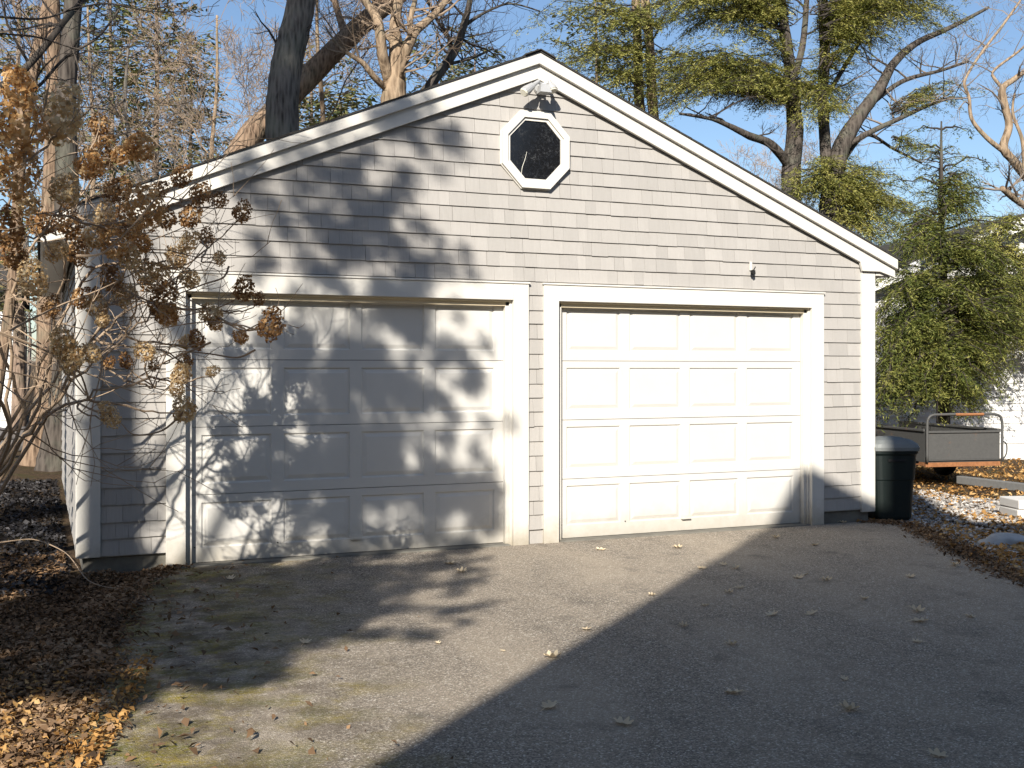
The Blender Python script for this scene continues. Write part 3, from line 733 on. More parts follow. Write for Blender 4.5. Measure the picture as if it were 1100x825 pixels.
bough_cloud(H3, 4.0, [(1010, 200, 1035, 215, .7, 6, 9), (1005, 240, 965, 262, .7, 6, 10), (1010, 280, 1090, 300, .7, 6, 10), (1010, 220, 1040, 235, .7, 7, 10), (1010, 260, 980, 290, .7, 8, 12), (1015, 270, 1070, 300, .7, 9, 12), (1012, 310, 1060, 335, .9, 8, 12), (1012, 320, 945, 345, .9, 11, 12), (1015, 340, 1095, 345, .9, 10, 10),
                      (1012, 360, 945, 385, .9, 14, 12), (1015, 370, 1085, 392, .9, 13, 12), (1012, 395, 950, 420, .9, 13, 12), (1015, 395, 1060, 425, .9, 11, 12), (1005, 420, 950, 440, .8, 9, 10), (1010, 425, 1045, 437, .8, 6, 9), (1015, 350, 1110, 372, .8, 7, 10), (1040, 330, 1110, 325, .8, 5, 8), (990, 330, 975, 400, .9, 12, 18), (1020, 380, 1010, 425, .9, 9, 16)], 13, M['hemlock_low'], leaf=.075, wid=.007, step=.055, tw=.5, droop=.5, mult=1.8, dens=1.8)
H4 = conifer('hemlock_tree', tuple(at(1010, 400, 14))[:2] + (0,), 7.6, .14, 22, 'smaller dark hemlock pointed against the sky at far right', M['bark_dark'], M['hemlock'], 120, lo=.3, hi=1, blen=2.1, leaf=.09, wid=.011, tw=.6, step=.09, taper=.8, dens=1.6)
H5 = px_tree('hemlock_tree', tuple(at(1120, 400, 5.4))[:2] + (0,), 5.4, [('trunk', [(1120, 420, 15, 0), (1119, 350, 12, 0), (1115, 290, 9, 0), (1108, 240, 5, 0), (1100, 205, 2, 0)])], 'dark hemlock half cut off by the right edge of the view', M['bark_dark'], M['twig_dark'], 23, (0, 2))
bough_cloud(H5, 5.0, [(1090, 240, 1070, 255, .5, 6, 8), (1090, 270, 1050, 290, .7, 9, 10), (1090, 280, 1130, 300, .7, 8, 10), (1090, 310, 1040, 330, .8, 10, 10), (1090, 320, 1140, 345, .8, 9, 10), (1088, 350, 1050, 372, .8, 9, 10), (1088, 355, 1140, 385, .8, 9, 10)], 14, M['hemlock'], leaf=.08, wid=.0085, step=.065, tw=.5, droop=.4, mult=2, dens=1.6)
# knobby tree on the right edge
px_tree('maple_tree', (10.3, 8.5, 0), 8.5, [('trunk', [(1150, 300, 16, 0), (1118, 210, 13, 0), (1100, 186, 11, 0), (1088, 172, 9, 0), (1078, 158, 9, 0), (1084, 135, 8, 0), (1079, 112, 8, 0), (1077, 95, 7, 0), (1088, 86, 6, 0), (1110, 70, 5, 0)]),
        ('limb', [(1080, 164, 6, 0), (1060, 148, 5, .1), (1044, 128, 4, .2), (1041, 105, 3.5, .3), (1036, 88, 3, .3), (1052, 60, 3, .4), (1075, 30, 3, .5), (1100, -5, 2, .6)]),
        ('limb', [(1130, 240, 8, 0), (1092, 215, 7, -.1), (1076, 202, 6, -.2)]),
        ('limb', [(1077, 95, 4, 0), (1066, 78, 3, .2), (1100, 50, 2.5, .4), (1120, 20, 2, .5)]), ('limb', [(1100, 180, 4, 0), (1098, 150, 4, .1), (1088, 122, 3, .2), (1090, 100, 2, .3)])],
        'knobby bare tree with cut stubs at the right edge', M['bark_tan'], M['twig_grey'], 9, (10, 3), twig_len=.9)
# left trunks
px_tree('oak_tree', (-3.95, 10, 0), 10, [('trunk', [(70, 420, 30, 0), (70, 300, 28, 0), (72, 200, 24, 0), (71, 110, 20, 0), (76, 40, 19, 0), (80, -20, 18, 0), (84, -120, 14, 0)]), ('limb', [(80, -40, 8, 0), (120, -80, 5, .3), (160, -100, 3, .6)])],
        'tall dark trunk at left edge behind the dried hydrangea', M['bark_dark'], M['twig_dark'], 14, (12, 3), twig_len=1.8)
px_tree('oak_tree', (-4.25, 11, 0), 11, [('trunk', [(50, 420, 24, 0), (52, 300, 22, 0), (55, 200, 18, 0), (57, 110, 15, 0), (58, 40, 14, 0), (57, -20, 13, 0), (56, -120, 10, 0)])],
        'lighter brown trunk directly left of the tall dark trunk', M['bark_brown'], M['twig_tan'], 15, (12, 3), twig_len=1.8)
px_tree('maple_tree', (-5.0, 12, 0), 12, [('trunk', [(14, 300, 11, 0), (22, 170, 12, 0), (32, 90, 14, 0), (44, 40, 12, 0), (50, 0, 8, 0), (55, -60, 5, 0)])],
        'slanting brown trunk at the upper left corner', M['bark_brown'], M['twig_grey'], 16, (14, 3), twig_len=1.4)
# dark bare boughs hanging in from the left
px_tree('walnut_tree', (-6.2, -1.0, 0), -1.0, [('trunk', [(-230, 350, 30, 0), (-210, 250, 26, 0), (-180, 150, 22, 0), (-120, 60, 16, 0), (-60, -30, 10, 0)]),
        ('limb', [(-210, 250, 12, 0), (-90, 170, 9, .3), (-20, 108, 8, .5), (22, 78, 8, .6), (48, 50, 7.5, .7), (70, 22, 6.5, .8), (92, -4, 5.5, .9), (130, -60, 4, 1)]),
        ('limb', [(-100, 100, 6, 0), (10, 112, 4, .3), (40, 94, 3.5, .3), (70, 62, 3, .4), (105, 40, 2.4, .5), (128, 10, 1.8, .6)]),
        ('limb', [(-150, 0, 5, 0), (-60, 14, 3, .1), (0, 18, 2.6, .2), (45, 20, 2.2, .2), (85, 8, 2, .3), (120, 4, 1.8, .3), (160, 12, 1.2, .3), (200, 13, 1, .4)]),
        ('limb', [(-120, 20, 4, 0), (0, 36, 2, .1), (40, 40, 2, .2), (85, 53, 1.7, .3), (120, 55, 1.4, .3), (160, 44, 1, .4)]),
        ('limb', [(75, 45, 1.8, .3), (86, 80, 1.8, .3), (84, 118, 1.6, .4), (92, 150, 1.2, .4)]), ('limb', [(60, 60, 2, .3), (45, 75, 1.6, .2), (35, 96, 1.4, .2)])],
        'dark bare boughs reaching in over the hydrangea from the left', M['bark_dark'], M['twig_dark'], 17, (8, 2), twig_len=.7, split=(2, 4))
# distant pines on the left: airy tiers
def pine(name, px, Y, h, seed, label, boughs, blen, lo=.3):
    b = at(px, 397, Y); return conifer(name, (b.x, b.y, 0), h, .16, seed, label, M['bark_pine'], M['pine'], boughs, lo=lo, hi=1, blen=blen, up=.12, droop=.15, leaf=.22, wid=.036, step=.12, tw=1.0, taper=.6, dens=1.2)
pine('pine_tree', 168, 22, 14, 31, 'tall airy pine standing behind the hydrangea top', 87, 2.6)
pine('pine_tree', 120, 26, 15, 32, 'far pine between the left trunks and the airy pine', 83, 3.0)
pine('pine_tree', 205, 27, 12, 33, 'far pine left of the leaning brown trunk', 68, 2.2)
pine('pine_tree', 365, 17, 8.2, 34, 'olive green pine low behind the roof between the trunks', 95, 2.4, .3)
pine('pine_tree', 335, 20, 10, 35, 'olive pine in the gap right of the dark trunk', 64, 2.2, .3)
pine('pine_tree', 510, 24, 12, 36, 'far pine showing between boughs left of the roof peak', 57, 2.5)
pine('pine_tree', 470, 26, 13, 37, 'far pine behind the thin curving tree', 64, 2.5)
pine('pine_tree', 640, 20, 13, 38, 'dark pine just right of the roof peak', 40, 2.6)
pine('pine_tree', 20, 20, 12, 39, 'dark pine at the far left edge', 40, 2.8, .2)
# bare woods
bare = [(228, 16, 9.5, 'bare tan tree with fine twigs beside the hydrangea top'), (142, 14, 8.0, 'bare tan tree rising behind the hydrangea'), (95, 18, 10, 'bare grey tree right of the left trunks'),
        (330, 24, 12, 'bare tree behind the dark upright trunk'), (555, 19, 11, 'bare tree behind the roof peak'), None, None,
        (985, 24, 9, 'bare tree on the skyline above the right eave'), (1060, 20, 8.5, 'bare tree on the skyline near the right edge'), (1090, 28, 10, 'bare tree at far right behind the knobby tree'), (935, 28, 9, 'bare tree low behind the leaning hemlock'),
        (12, 24, 12, 'bare tree at the far left edge'), (260, 28, 9.5, 'pale bare tree between airy pine and dark trunk'), (405, 29, 10, 'bare tree behind the gnarled tree'), (180, 19, 10, 'bare tree in front of the airy pine'), (60, 21, 11, 'bare tree behind the left trunks')]
protos = []; MINR[0] = .0045
for i, spec in enumerate(bare):
    if spec is None: continue
    px, Y, h, lab = spec
    b = at(px, 397, Y)
    if i < 4:
        T = bare_tree('bare_tree', (b.x, b.y, 0), h, .11, 50 + i, lab, M['bark_grey'] if i % 2 else M['bark_tan'], M['twig_grey'] if i % 2 else M['twig_tan'], 4, 11, first=.22, group='bare trees in the woods', split=(5, 7))
        protos.append((T, h))
    else:
        src, h0 = protos[i % 4]; T = copy_tree(src); T.location = (b.x, b.y, 0); T.rotation_euler = (0, 0, i * 1.3); T['label'] = lab
        s = h / h0; T.scale = (s, s, s)
# far wood mass
def far_woods():
    rr = random.Random(77); mb = MB()
    for i in range(230):
        x = rr.uniform(-42, 62); y = rr.uniform(36, 60); h = rr.uniform(5, 9)
        p = Vector((x, y, 0)); mb.tube([p, p + Vector((rr.gauss(0, .2), 0, h * .5)), p + Vector((rr.gauss(0, .5), 0, h))], [.13, .09, .02], 4, cap=False)
        for k in range(11): grow(mb, p + Vector((0, 0, h * rr.uniform(.1, .95))), Vector((rr.gauss(0, 1), rr.gauss(0, .6), rr.uniform(.2, 1))), rr.uniform(1.2, 2.6), .03, 2, rr, 3, (3, 5), nseg=3)
    tag(mb.build('distant_woods', M['twig_grey']), 'distant mass of bare twiggy woods along the horizon', 'woods', kind='stuff')
far_woods(); MINR[0] = .0022

# ------------------------------------------------------------------ shade trees in front of the garage, beside the photographer
MASK = """
00000000000000760000
00000000000037755000
00000000046366520000
00000006648874520000
00000765656899530000
00088887568788631000
00000888767898853000
00000875556677676410
00000999996578853000
00009999997764831100
00009999999995255420
00009999999998557630
00000779866964974420
00007863489975664510
00007457689999452210
00004458899999776420
00063468879889998840
00076467789844374840
00075445467653553200
00055557766666666300
99999999999996676400
99999999999985447200
99999999999973243000
88888848854100000000
77534888730000000000
66862200000000000000
""".strip().split('\n')
def shade_tree():
    rr = np.random.default_rng(5)
    T = thing('shade_pine', (-10.6, -10.3, 0), 'tall pine beside the driveway behind the photographer', 'tree')
    mb = MB(); P, Rd = smooth_path([(Vector((-10.6, -10.3, -.1)), .3), (Vector((-10.5, -10.2, 4)), .24), (Vector((-10.4, -10.3, 8)), .19), (Vector((-10.45, -10.2, 12)), .11), (Vector((-10.4, -10.2, 14.5)), .03)], 5)
    mb.tube(P, Rd, 12, jit=.05); mb.build('trunk', M['bark_pine'], T, smooth=True)
    C = []; PK = []; s = np.array([SA, 1, -SK])
    for j, row in enumerate(MASK):
        for i, ch in enumerate(row):
            d = int(ch) / 9.25 * (.86 if j < 8 else 1)
            if d <= 0: continue
            px, py = 87.5 + 25 * i, 122.5 + 25 * j
            bottom = 611 + (597 - 611) * (px - 85) / 90 * 0 - .0678 * (px - 175)
            if py > bottom - 4:
                a, b = gnd(px - 12.5, py), gnd(px + 12.5, py); c = gnd(px, py - 12.5); e = gnd(px, max(py + 12.5, py)); area = (b - a).length * (c - e).length * .52; plane = 'g'
            else:
                m = depth_px(at(px, py, 0)); area = (25 * m) ** 2 * 1.07 * .71; plane = 'f'
            n = rr.poisson(-math.log(1 - d) * area / .033 * 2.6) if d < .85 else int(12 * area / .033 + rr.random())
            for _ in range(n):
                x, y = px + rr.uniform(-12.5, 12.5), py + rr.uniform(-12.5, 12.5)
                q = gnd(x, max(y, 420)) if plane == 'g' else at(x, y, 0)
                lam = rr.uniform(8.2, 11.0) + q.y if plane == 'g' else rr.uniform(6.3, 9.3)
                C.append(np.array(q) - s * lam); PK.append(.24 if (plane == 'f' and py > 330) else .06)
    # filler for the litter left of the drive
    for _ in range(560):
        q = gnd(rr.uniform(-160, 75), rr.uniform(530, 745)); C.append(np.array(q) - s * (rr.uniform(8.5, 11) + q.y))
    for _ in range(120):
        C.append(np.array([rr.uniform(-12.5, -8), rr.uniform(-12, -8.6), rr.uniform(11.2, 14.5)]))
    PK += [.06] * (len(C) - len(PK))
    def keep(c, pk):
        for yy in (-2.8, -1.8):
            t = (yy - c[1]); x = c[0] + SA * t; z = c[2] - SK * t
            if -6.2 < x < -3.72 and 1.95 < z < 4.3 and rr.random() > pk: return False
        return True
    C = np.array([c for c, pk in zip(C, PK) if keep(c, pk)])
    acc = []
    for c in C:
        k = 58; d = unit(rr.normal(0, 1, (k, 3))); r = rr.uniform(.03, .115, (k, 1)); p = c + d * r
        A = unit(d + rr.normal(0, .5, (k, 3))) * rr.uniform(.03, .055, (k, 1)); B = unit(np.cross(A, rr.normal(0, 1, (k, 3)))) * .011
        acc.append((p, A, B))
    # boughs towards clusters of clumps, twiglets to each clump
    seeds = C[rr.choice(len(C), 34, replace=False)]; own = np.argmin(((C[:, None] - seeds[None]) ** 2).sum(2), 1)
    wood = MB()
    for k in range(len(seeds)):
        mem = C[own == k]; cen = mem.mean(0); zt = max(3.5, cen[2] - .35 * math.hypot(cen[0] + 10.4, cen[1] + 10.2)); st = Vector((-10.45, -10.25, min(zt, 14)))
        cv = Vector(cen); mid = st.lerp(cv, .5) + Vector((0, 0, .25)); wood.tube([st, mid, cv], [.05, .03, .012], 5, cap=False)
        for m_ in mem[::2]: wood.tube([cv.lerp(mid, .25 * random.random()), Vector(m_)], [.006, .003], 3, cap=False)
    wood.build('branches', M['twig_dark'], T); finish_foliage(acc, 'foliage', M['pine'], T)
shade_tree()

def added_shade_pine():  # pine added out of view, crown shaped to shade the big dark trunk
    rr = np.random.default_rng(15); base = (-14.2, -11.0, 0)
    T = thing('shade_pine', base, 'unseen very tall pine added to shade the dark upright trunk', 'tree')
    mb = MB(); P, Rd = smooth_path([(Vector((-14.2, -11, -.1)), .38), (Vector((-14.1, -11, 8)), .3), (Vector((-14.2, -11, 15)), .2), (Vector((-14.1, -11, 25)), .04)], 6); mb.tube(P, Rd, 12, jit=.05); mb.build('trunk', M['bark_pine'], T, smooth=True)
    acc = []; wood = MB(); s = np.array([SA, 1, -SK])
    for k in range(420):
        q = np.array([rr.uniform(-1.05, .35), 9.0, rr.uniform(2.8, 9.5)]); c = q - s * (20 + rr.uniform(-2, 2)); st = Vector((-14.15, -11, max(12, c[2] - .6)))
        if k % 4 == 0: wood.tube([st, st.lerp(Vector(c), .5) + Vector((0, 0, .2)), Vector(c)], [.04, .02, .006], 4, cap=False)
        n = 34; d = unit(rr.normal(0, 1, (n, 3))); p = c + d * rr.uniform(.05, .3, (n, 1)); A = unit(d + rr.normal(0, .5, (n, 3))) * .09; B = unit(np.cross(A, rr.normal(0, 1, (n, 3)))) * .022; acc.append((p, A, B))
    wood.build('branches', M['twig_dark'], T); finish_foliage(acc, 'foliage', M['pine'], T)
added_shade_pine()

# ------------------------------------------------------------------ neighbour house that shades the drive
def house():
    phi = math.atan2(.451, .893); h = Vector((.893, .451, 0)); nb = Vector((.451, -.893, 0)); A = Vector((-4.32, -11.0, 0)); P, ZA = .615, 8.66
    Hh = thing('house', tuple(A), 'two storey clapboard house standing behind the photographer', 'house')
    hw = 4.75; pt = lambda a, b, z: tuple(A + h * a + nb * b + Vector((0, 0, z)))
    mb = MB(); poly = [(-hw, -.1), (hw, -.1), (hw, ZA - P * hw - .3), (0, ZA - .3), (-hw, ZA - P * hw - .3)]
    mb.prism(poly, lambda p: pt(p[0], .3, p[1]), lambda p: pt(p[0], 9, p[1])); mb.build('wall', M['housewall'], Hh)
    for s in (1, -1):
        mb = MB(); e = 5.0; q = [(0, ZA), (e, ZA - P * e), (e, ZA - P * e - .22), (0, ZA - .22)]
        mb.prism([(s * a, z) for a, z in q][::s], lambda p: pt(p[0], 0, p[1]), lambda p: pt(p[0], 9.3, p[1])); rf = mb.build('roof', M['roof'], Hh)
    mb = MB(); b0 = 1.54
    vs = [pt(a, b, z) for z in (6.5, 11.0) for a, b in ((-.3, b0 - .3), (.3, b0 - .3), (.3, b0 + .3), (-.3, b0 + .3))]
    mb.add(vs, [(0, 1, 2, 3), (4, 7, 6, 5), (0, 4, 5, 1), (1, 5, 6, 2), (2, 6, 7, 3), (3, 7, 4, 0)]); mb.build('chimney', M['brick'], Hh)
    for (a, z) in ((-3, 1), (0, 1), (3, 1), (-2.2, 3.9), (2.2, 3.9), (0, 6.1)):
        mb = MB(); wv = lambda p, d: pt(a + p[0], d, z + p[1])
        for q in ([(-.6, 0), (.6, 0), (.6, .1), (-.6, .1)], [(-.6, 1.3), (.6, 1.3), (.6, 1.4), (-.6, 1.4)], [(-.6, .102), (-.5, .102), (-.5, 1.298), (-.6, 1.298)], [(.5, .102), (.6, .102), (.6, 1.298), (.5, 1.298)], [(-.498, .66), (.498, .66), (.498, .72), (-.498, .72)]):
            mb.prism(q, lambda p: wv(p, .25), lambda p: wv(p, .299))
        wo = mb.build('window', M['trim'], Hh); mb = MB()
        mb.prism([(-.5, .1), (.5, .1), (.5, 1.3), (-.5, 1.3)], lambda p: wv(p, .275), lambda p: wv(p, .298)); mb.build('pane', M['pane'], wo)
house()

def sky_block_woods():
    # evergreen woods added out of view to cut sky light on the garage
    rr = np.random.default_rng(41); acc = []; mb = MB()
    for k in range(64):
        an = R(rr.uniform(150, 395)); d = rr.uniform(24, 34); x, y = math.cos(an) * d, -6 + math.sin(an) * d; h = rr.uniform(9, 13.5); r = rr.uniform(2.6, 3.8)
        mb.tube([(x, y, -.1), (x, y, h)], [.2, .03], 6); n = 750; t = rr.random(n) ** .8; a = rr.uniform(0, 6.28, n); q = r * (1 - t * .85) * rr.uniform(.3, 1, n)
        p = np.stack([x + np.cos(a) * q, y + np.sin(a) * q, .3 + t * (h - .3)], 1); A = unit(rr.normal(0, 1, (n, 3)) * [1, 1, .5]) * rr.uniform(.25, .5, (n, 1)); B = unit(np.cross(A, rr.normal(0, 1, (n, 3)))) * .2; acc.append((p, A, B))
    T = thing('woods', (0, -6, 0), 'unseen evergreen woods added round the lot to block sky light', 'woods'); T['kind'] = 'stuff'
    mb.build('trunks', M['bark_pine'], T); finish_foliage(acc, 'foliage', M['pine'], T)
sky_block_woods()

# ------------------------------------------------------------------ white neighbour buildings behind
def clap_house(loc, rz, L, W, H, PZ, label, gable_front=True):
    T = thing('white_house', loc, label, 'house', None, rz)
    Mx = Matrix.Translation(Vector(loc)) @ Matrix.Rotation(rz, 4, 'Z')
    tr = lambda x, y, z: tuple(Mx @ Vector((x, y, z)))
    mb = MB(); z = .25
    pk = H + PZ
    mb.prism([(-L/2+.01, -.2), (L/2-.01, -.2), (L/2-.01, H), (0, pk), (-L/2+.01, H)] if gable_front else [(-L/2, -.2), (L/2, -.2), (L/2, H), (-L/2, H)], lambda p: tr(p[0], 0.0, p[1]), lambda p: tr(p[0], W, p[1]))
    while z < pk - .1:
        half = L/2 if (z < H or not gable_front) else max(.05, (L/2) * (1 - (z + .12 - H) / PZ))
        if not gable_front and z > H - .12: break
        mb.add([tr(-half, -.022, z), tr(half, -.022, z), tr(half, -.003, z + .118), tr(-half, -.003, z + .118), tr(-half, -.002, z), tr(half, -.002, z)], [(0, 1, 2, 3), (0, 4, 5, 1)]); z += .12
    mb.build('wall', M['clap'], T)
    if gable_front:
        for s in (1, -1):
            mb = MB(); e = L/2 + .3; sl = PZ / (L/2); q = [(0, pk + .16), (e, pk + .16 - sl*e), (e, pk - sl*e), (0, pk)]
            mb.prism([(s*a, zz) for a, zz in q][::s], lambda p: tr(p[0], -.3, p[1]), lambda p: tr(p[0], W + .3, p[1])); mb.build('roof', M['roof'], T)
            mb = MB(); q = [(0, pk + .10), (e - .01, pk + .10 - sl*(e-.01)), (e - .01, pk - .12 - sl*(e-.01)), (0, pk - .12)]
            mb.prism([(s*a, zz) for a, zz in q][::s], lambda p: tr(p[0], -.34, p[1]), lambda p: tr(p[0], -.302, p[1])); mb.build('rake_board', M['clap'], T)
    else:
        mb = MB(); sl = .55
        mb.prism([(-.4, H - .15), (W/2, H - .15 + sl*(W/2+.4)), (W + .4, H - .15), (W + .4, H + .02), (W/2, H + .02 + sl*(W/2+.4)), (-.4, H + .02)], lambda p: tr(-L/2 - .3, p[0], p[1]), lambda p: tr(L/2 + .3, p[0], p[1])); mb.build('roof', M['roof'], T)
        for x in (-L*.3, 0, L*.3):
            mb = MB(); mb.box((0, 0, 0), (.01, .01, .01)); mb = MB()
            for a, b in (((x-.5, 1.0), (x+.5, 1.08)), ((x-.5, 2.2), (x+.5, 2.3)), ((x-.5, 1.081), (x-.42, 2.199)), ((x+.42, 1.081), (x+.5, 2.199))):
                mb.prism([(a[0], a[1]), (b[0], a[1]), (b[0], b[1]), (a[0], b[1])], lambda p: tr(p[0], -.05, p[1]), lambda p: tr(p[0], -.023, p[1]))
            wo = mb.build('window', M['clap'], T); mb = MB()
            mb.prism([(x-.42, 1.08), (x+.42, 1.08), (x+.42, 2.2), (x-.42, 2.2)], lambda p: tr(p[0], -.03, p[1]), lambda p: tr(p[0], -.024, p[1])); mb.build('pane', M['pane'], wo)
    return T
a = gnd(-60, 462); clap_house((a.x - 2.1, a.y - .5, 0), 0, 7.6, 6, 3.6, 1.9, 'white clapboard building showing through the hydrangea at left', False)
a = gnd(1090, 491); clap_house((a.x, a.y, 0), R(-14), 8.6, 7, 2.5, 1.7, 'white clapboard house behind the green hemlock at right')

# ------------------------------------------------------------------ dried hydrangea
def hydrangea():
    rr = np.random.default_rng(3); r2 = random.Random(4); base = Vector((-4.95, -.55, 0))
    T = thing('hydrangea_bush', tuple(base), 'large bare hydrangea with dried tan flower heads at left', 'bush')
    protos = []
    for kk, (mt, nn) in enumerate((('petal', 380), ('petal_pale', 340), ('petal_brown', 330), ('petal', 300), ('petal_pale', 360))):
        d = unit(rr.normal(0, 1, (nn, 3))); rad = rr.uniform(.55, 1.02, (nn, 1)) ** .6
        lump = 1 + .16 * np.sin(d[:, :1] * 5 + kk) * np.cos(d[:, 2:] * 4 + kk * 2)
        p = d * rad * lump * np.array([.085, .085, .10 + .012 * kk]) ; p[:, 2] *= np.where(p[:, 2] > 0, 1.1, .8)
        N = unit(d + rr.normal(0, .55, (nn, 3))); A = unit(np.cross(N, rr.normal(0, 1, (nn, 3)))) * rr.uniform(.010, .017, (nn, 1)); B = unit(np.cross(N, A)) * rr.uniform(.008, .014, (nn, 1))
        protos.append(leaf_mesh('flower_head', p, A, B, M[mt], fold=.5))
    # (px, py, Y, scale, kind)
    heads = [(18,95,-2.6,1.25,0),(22,135,-3.0,1.45,0),(66,125,-2.9,1.3,1),(5,165,-2.8,1.2,0),(107,135,-1.6,.85,2),(150,160,-2.2,1.1,0),(130,168,-2.0,.8,0),(95,178,-2.2,1.15,0),(110,165,-1.6,1.0,2),(20,190,-2.6,1.3,0),(70,205,-2.5,1.1,1),
             (155,225,-2.4,1.35,0),(195,190,-1.2,.9,2),(215,208,-1.2,.9,2),(235,215,-1.3,.7,2),(260,228,-1.6,.8,2),(178,235,-1.5,.9,2),(202,260,-1.8,.8,1),(190,278,-1.5,.85,1),(222,255,-1.2,.7,2),(236,278,-1.6,.55,1),(150,262,-1.8,.9,0),(122,262,-2.3,1.0,0),(138,278,-2.2,.9,1),(102,255,-2.0,.9,1),
             (112,235,-2.0,.9,1),(10,245,-2.4,1.0,2),(45,240,-2.0,1,2),(35,302,-2.6,1.05,1),(75,240,-1.8,.9,2),(85,270,-1.6,.9,2),(160,290,-1.6,.9,1),(120,300,-1.8,.9,2),(132,318,-1.7,.9,1),(165,305,-1.3,.9,2),(175,325,-1.7,1.15,2),(180,338,-1.8,.95,0),(205,300,-1.2,.8,1),
             (262,311,-2.0,.85,2),(278,322,-1.9,.5,2),(227,338,-1.9,.85,1),(232,348,-1.9,.6,0),(291,350,-2.3,.95,2),(259,363,-2.2,.55,0),(212,366,-1.4,.65,2),(200,368,-1.3,.65,1),(228,399,-1.8,.5,1),(198,388,-1.2,.7,2),(194,403,-2.0,.75,1),(190,418,-2.1,.65,1),(198,442,-2.3,.95,1),(118,447,-2.3,.7,1),
             (68,370,-2.4,.9,1),(78,385,-2.4,.95,1),(98,380,-2.3,.7,1),(75,395,-2.1,.6,1),(157,378,-2.1,.75,1),(135,388,-1.8,.55,2),(117,390,-1.6,.5,2),(165,392,-1.3,.55,2),(105,330,-1.8,.85,1),(90,320,-1.7,.8,2),(55,330,-2.0,.7,2),(30,220,-2.3,.9,1),(125,205,-1.9,1,2),(135,240,-1.6,1,2),(60,270,-2.1,.8,1),(15,275,-2.2,.9,2),(205,232,-1.5,.9,2),(170,205,-1.6,.8,2),(110,345,-1.9,.6,1)]
    rest = base + Vector((0, 0, .0)); stems = []; twigs = MB()
    # main stems fan out from the base
    mains = [(at(20, 470, -1.2), at(-10, 330, -1.6), at(20, 180, -2.2)), (at(35, 450, -1.0), at(60, 330, -1.4), at(75, 220, -1.9)), (at(45, 455, -1.1), at(110, 340, -1.3), at(150, 250, -1.5)),
             (at(25, 470, -1.6), at(90, 400, -2.0), at(170, 330, -1.7)), (at(20, 480, -1.8), at(80, 430, -2.1), at(170, 405, -1.9)), (at(10, 475, -2.0), at(-30, 350, -2.6), at(-20, 200, -2.8)), (at(30, 440, -.8), at(120, 350, -.9), at(190, 300, -1.2)), (at(5, 470, -1.5), at(15, 300, -1.9), at(60, 230, -2.2)), (at(25, 430, -1.3), at(100, 290, -1.6), at(200, 290, -1.5))]
    nodes = []
    for mn in mains:
        b = base + Vector((r2.uniform(-.15, .15), r2.uniform(-.15, .15), -.05))
        P, Rd = smooth_path([(b, .017)] + [(p, q) for p, q in zip(mn, (.012, .009, .005))], 8)
        P = [p + Vector((r2.gauss(0, .012), r2.gauss(0, .012), r2.gauss(0, .012))) for p in P]
        mb = MB(); mb.tube(P, Rd, 7); mb.build('stem', M['hyd_stem'], T, smooth=True); nodes += [(p, r) for p, r in zip(P[8:], Rd[8:])]
    for (px, py, Y, sc, kd) in heads:
        c = at(px, py, Y); best = min(nodes, key=lambda n: (n[0] - c).length + (.5 if n[0].z > c.z + .1 else 0) + r2.uniform(0, .25)); s = best[0]
        mid = s.lerp(c, .5) + Vector((r2.gauss(0, .05), r2.gauss(0, .05), -.10 * (c - s).length + r2.gauss(0, .03)))
        P, Rd = smooth_path([(s, min(best[1], .009)), (mid, .006), (c - Vector((0, 0, .03)), .0035)], 6)
        P = [p + Vector((r2.gauss(0, .006), r2.gauss(0, .006), r2.gauss(0, .006))) for p in P]; twigs.tube(P, Rd, 4, cap=False)
        nodes.append((mid, .007))
        for k in range(1):     # bare side shoots
            q = P[r2.randint(2, len(P) - 3)]; d = Vector((r2.uniform(-.3, 1), r2.gauss(0, .5), r2.gauss(.1, .6)))
            grow(twigs, q, d, r2.uniform(.2, .5), .0035, 2, r2, 3, (1, 3), up=.3, wob=.25, nseg=4)
        o = link('flower_head', protos[(kd if kd < 3 else 0) if r2.random() < .6 or kd == 2 else (3 if kd == 0 else 4)], T)
        o.matrix_parent_inverse = Matrix.Translation(-base)
        o.location = c; o.rotation_euler = (r2.gauss(0, .6), r2.gauss(0, .6), r2.uniform(0, 6.28)); ss = sc * r2.uniform(.92, 1.05) * .93; o.scale = (ss, ss, ss * r2.uniform(.85, 1.15))
    for k in range(85):       # tangle of bare shoots
        n_, r_ = nodes[r2.randint(0, len(nodes) - 1)]
        grow(twigs, n_, Vector((r2.uniform(-.5, 1.0), r2.gauss(0, .6), r2.gauss(.15, .6))), r2.uniform(.35, .95), min(r_, .0055), 2, r2, 3, (1, 4), up=.25, wob=.2, nseg=5)
    # named long shoots seen against the door and wall
    for pl in ([(0, 357, -2.3), (55, 380, -2.2), (70, 400, -2.2), (92, 425, -2.1)], [(10, 355, -2.4), (60, 330, -2.2), (110, 310, -2.1), (150, 290, -2.0)], [(82, 275, -3.0), (110, 272, -3.0), (140, 245, -3.1), (168, 212, -3.1)], [(118, 447, -2.3), (90, 436, -2.2), (50, 410, -2.1), (0, 397, -2.2)],
               [(198, 442, -2.3), (175, 462, -2.2), (145, 467, -2.2), (130, 455, -2.1), (100, 430, -2.0)], [(246, 286, -1.8), (240, 298, -1.8), (220, 305, -1.7), (180, 320, -1.6)], [(274, 376, -2.0), (255, 384, -1.9), (225, 380, -1.8), (190, 378, -1.7), (150, 390, -1.6)], [(226, 368, -1.9), (210, 375, -1.8), (175, 390, -1.7), (120, 420, -1.6), (60, 440, -1.5)], [(291, 350, -2.3), (262, 355, -2.1), (238, 346, -2.0), (200, 348, -1.9), (150, 358, -1.8)]):
        P, Rd = smooth_path([(at(*p), .0075 - .0012 * i) for i, p in enumerate(pl)], 6); twigs.tube(P, Rd, 5, cap=False)
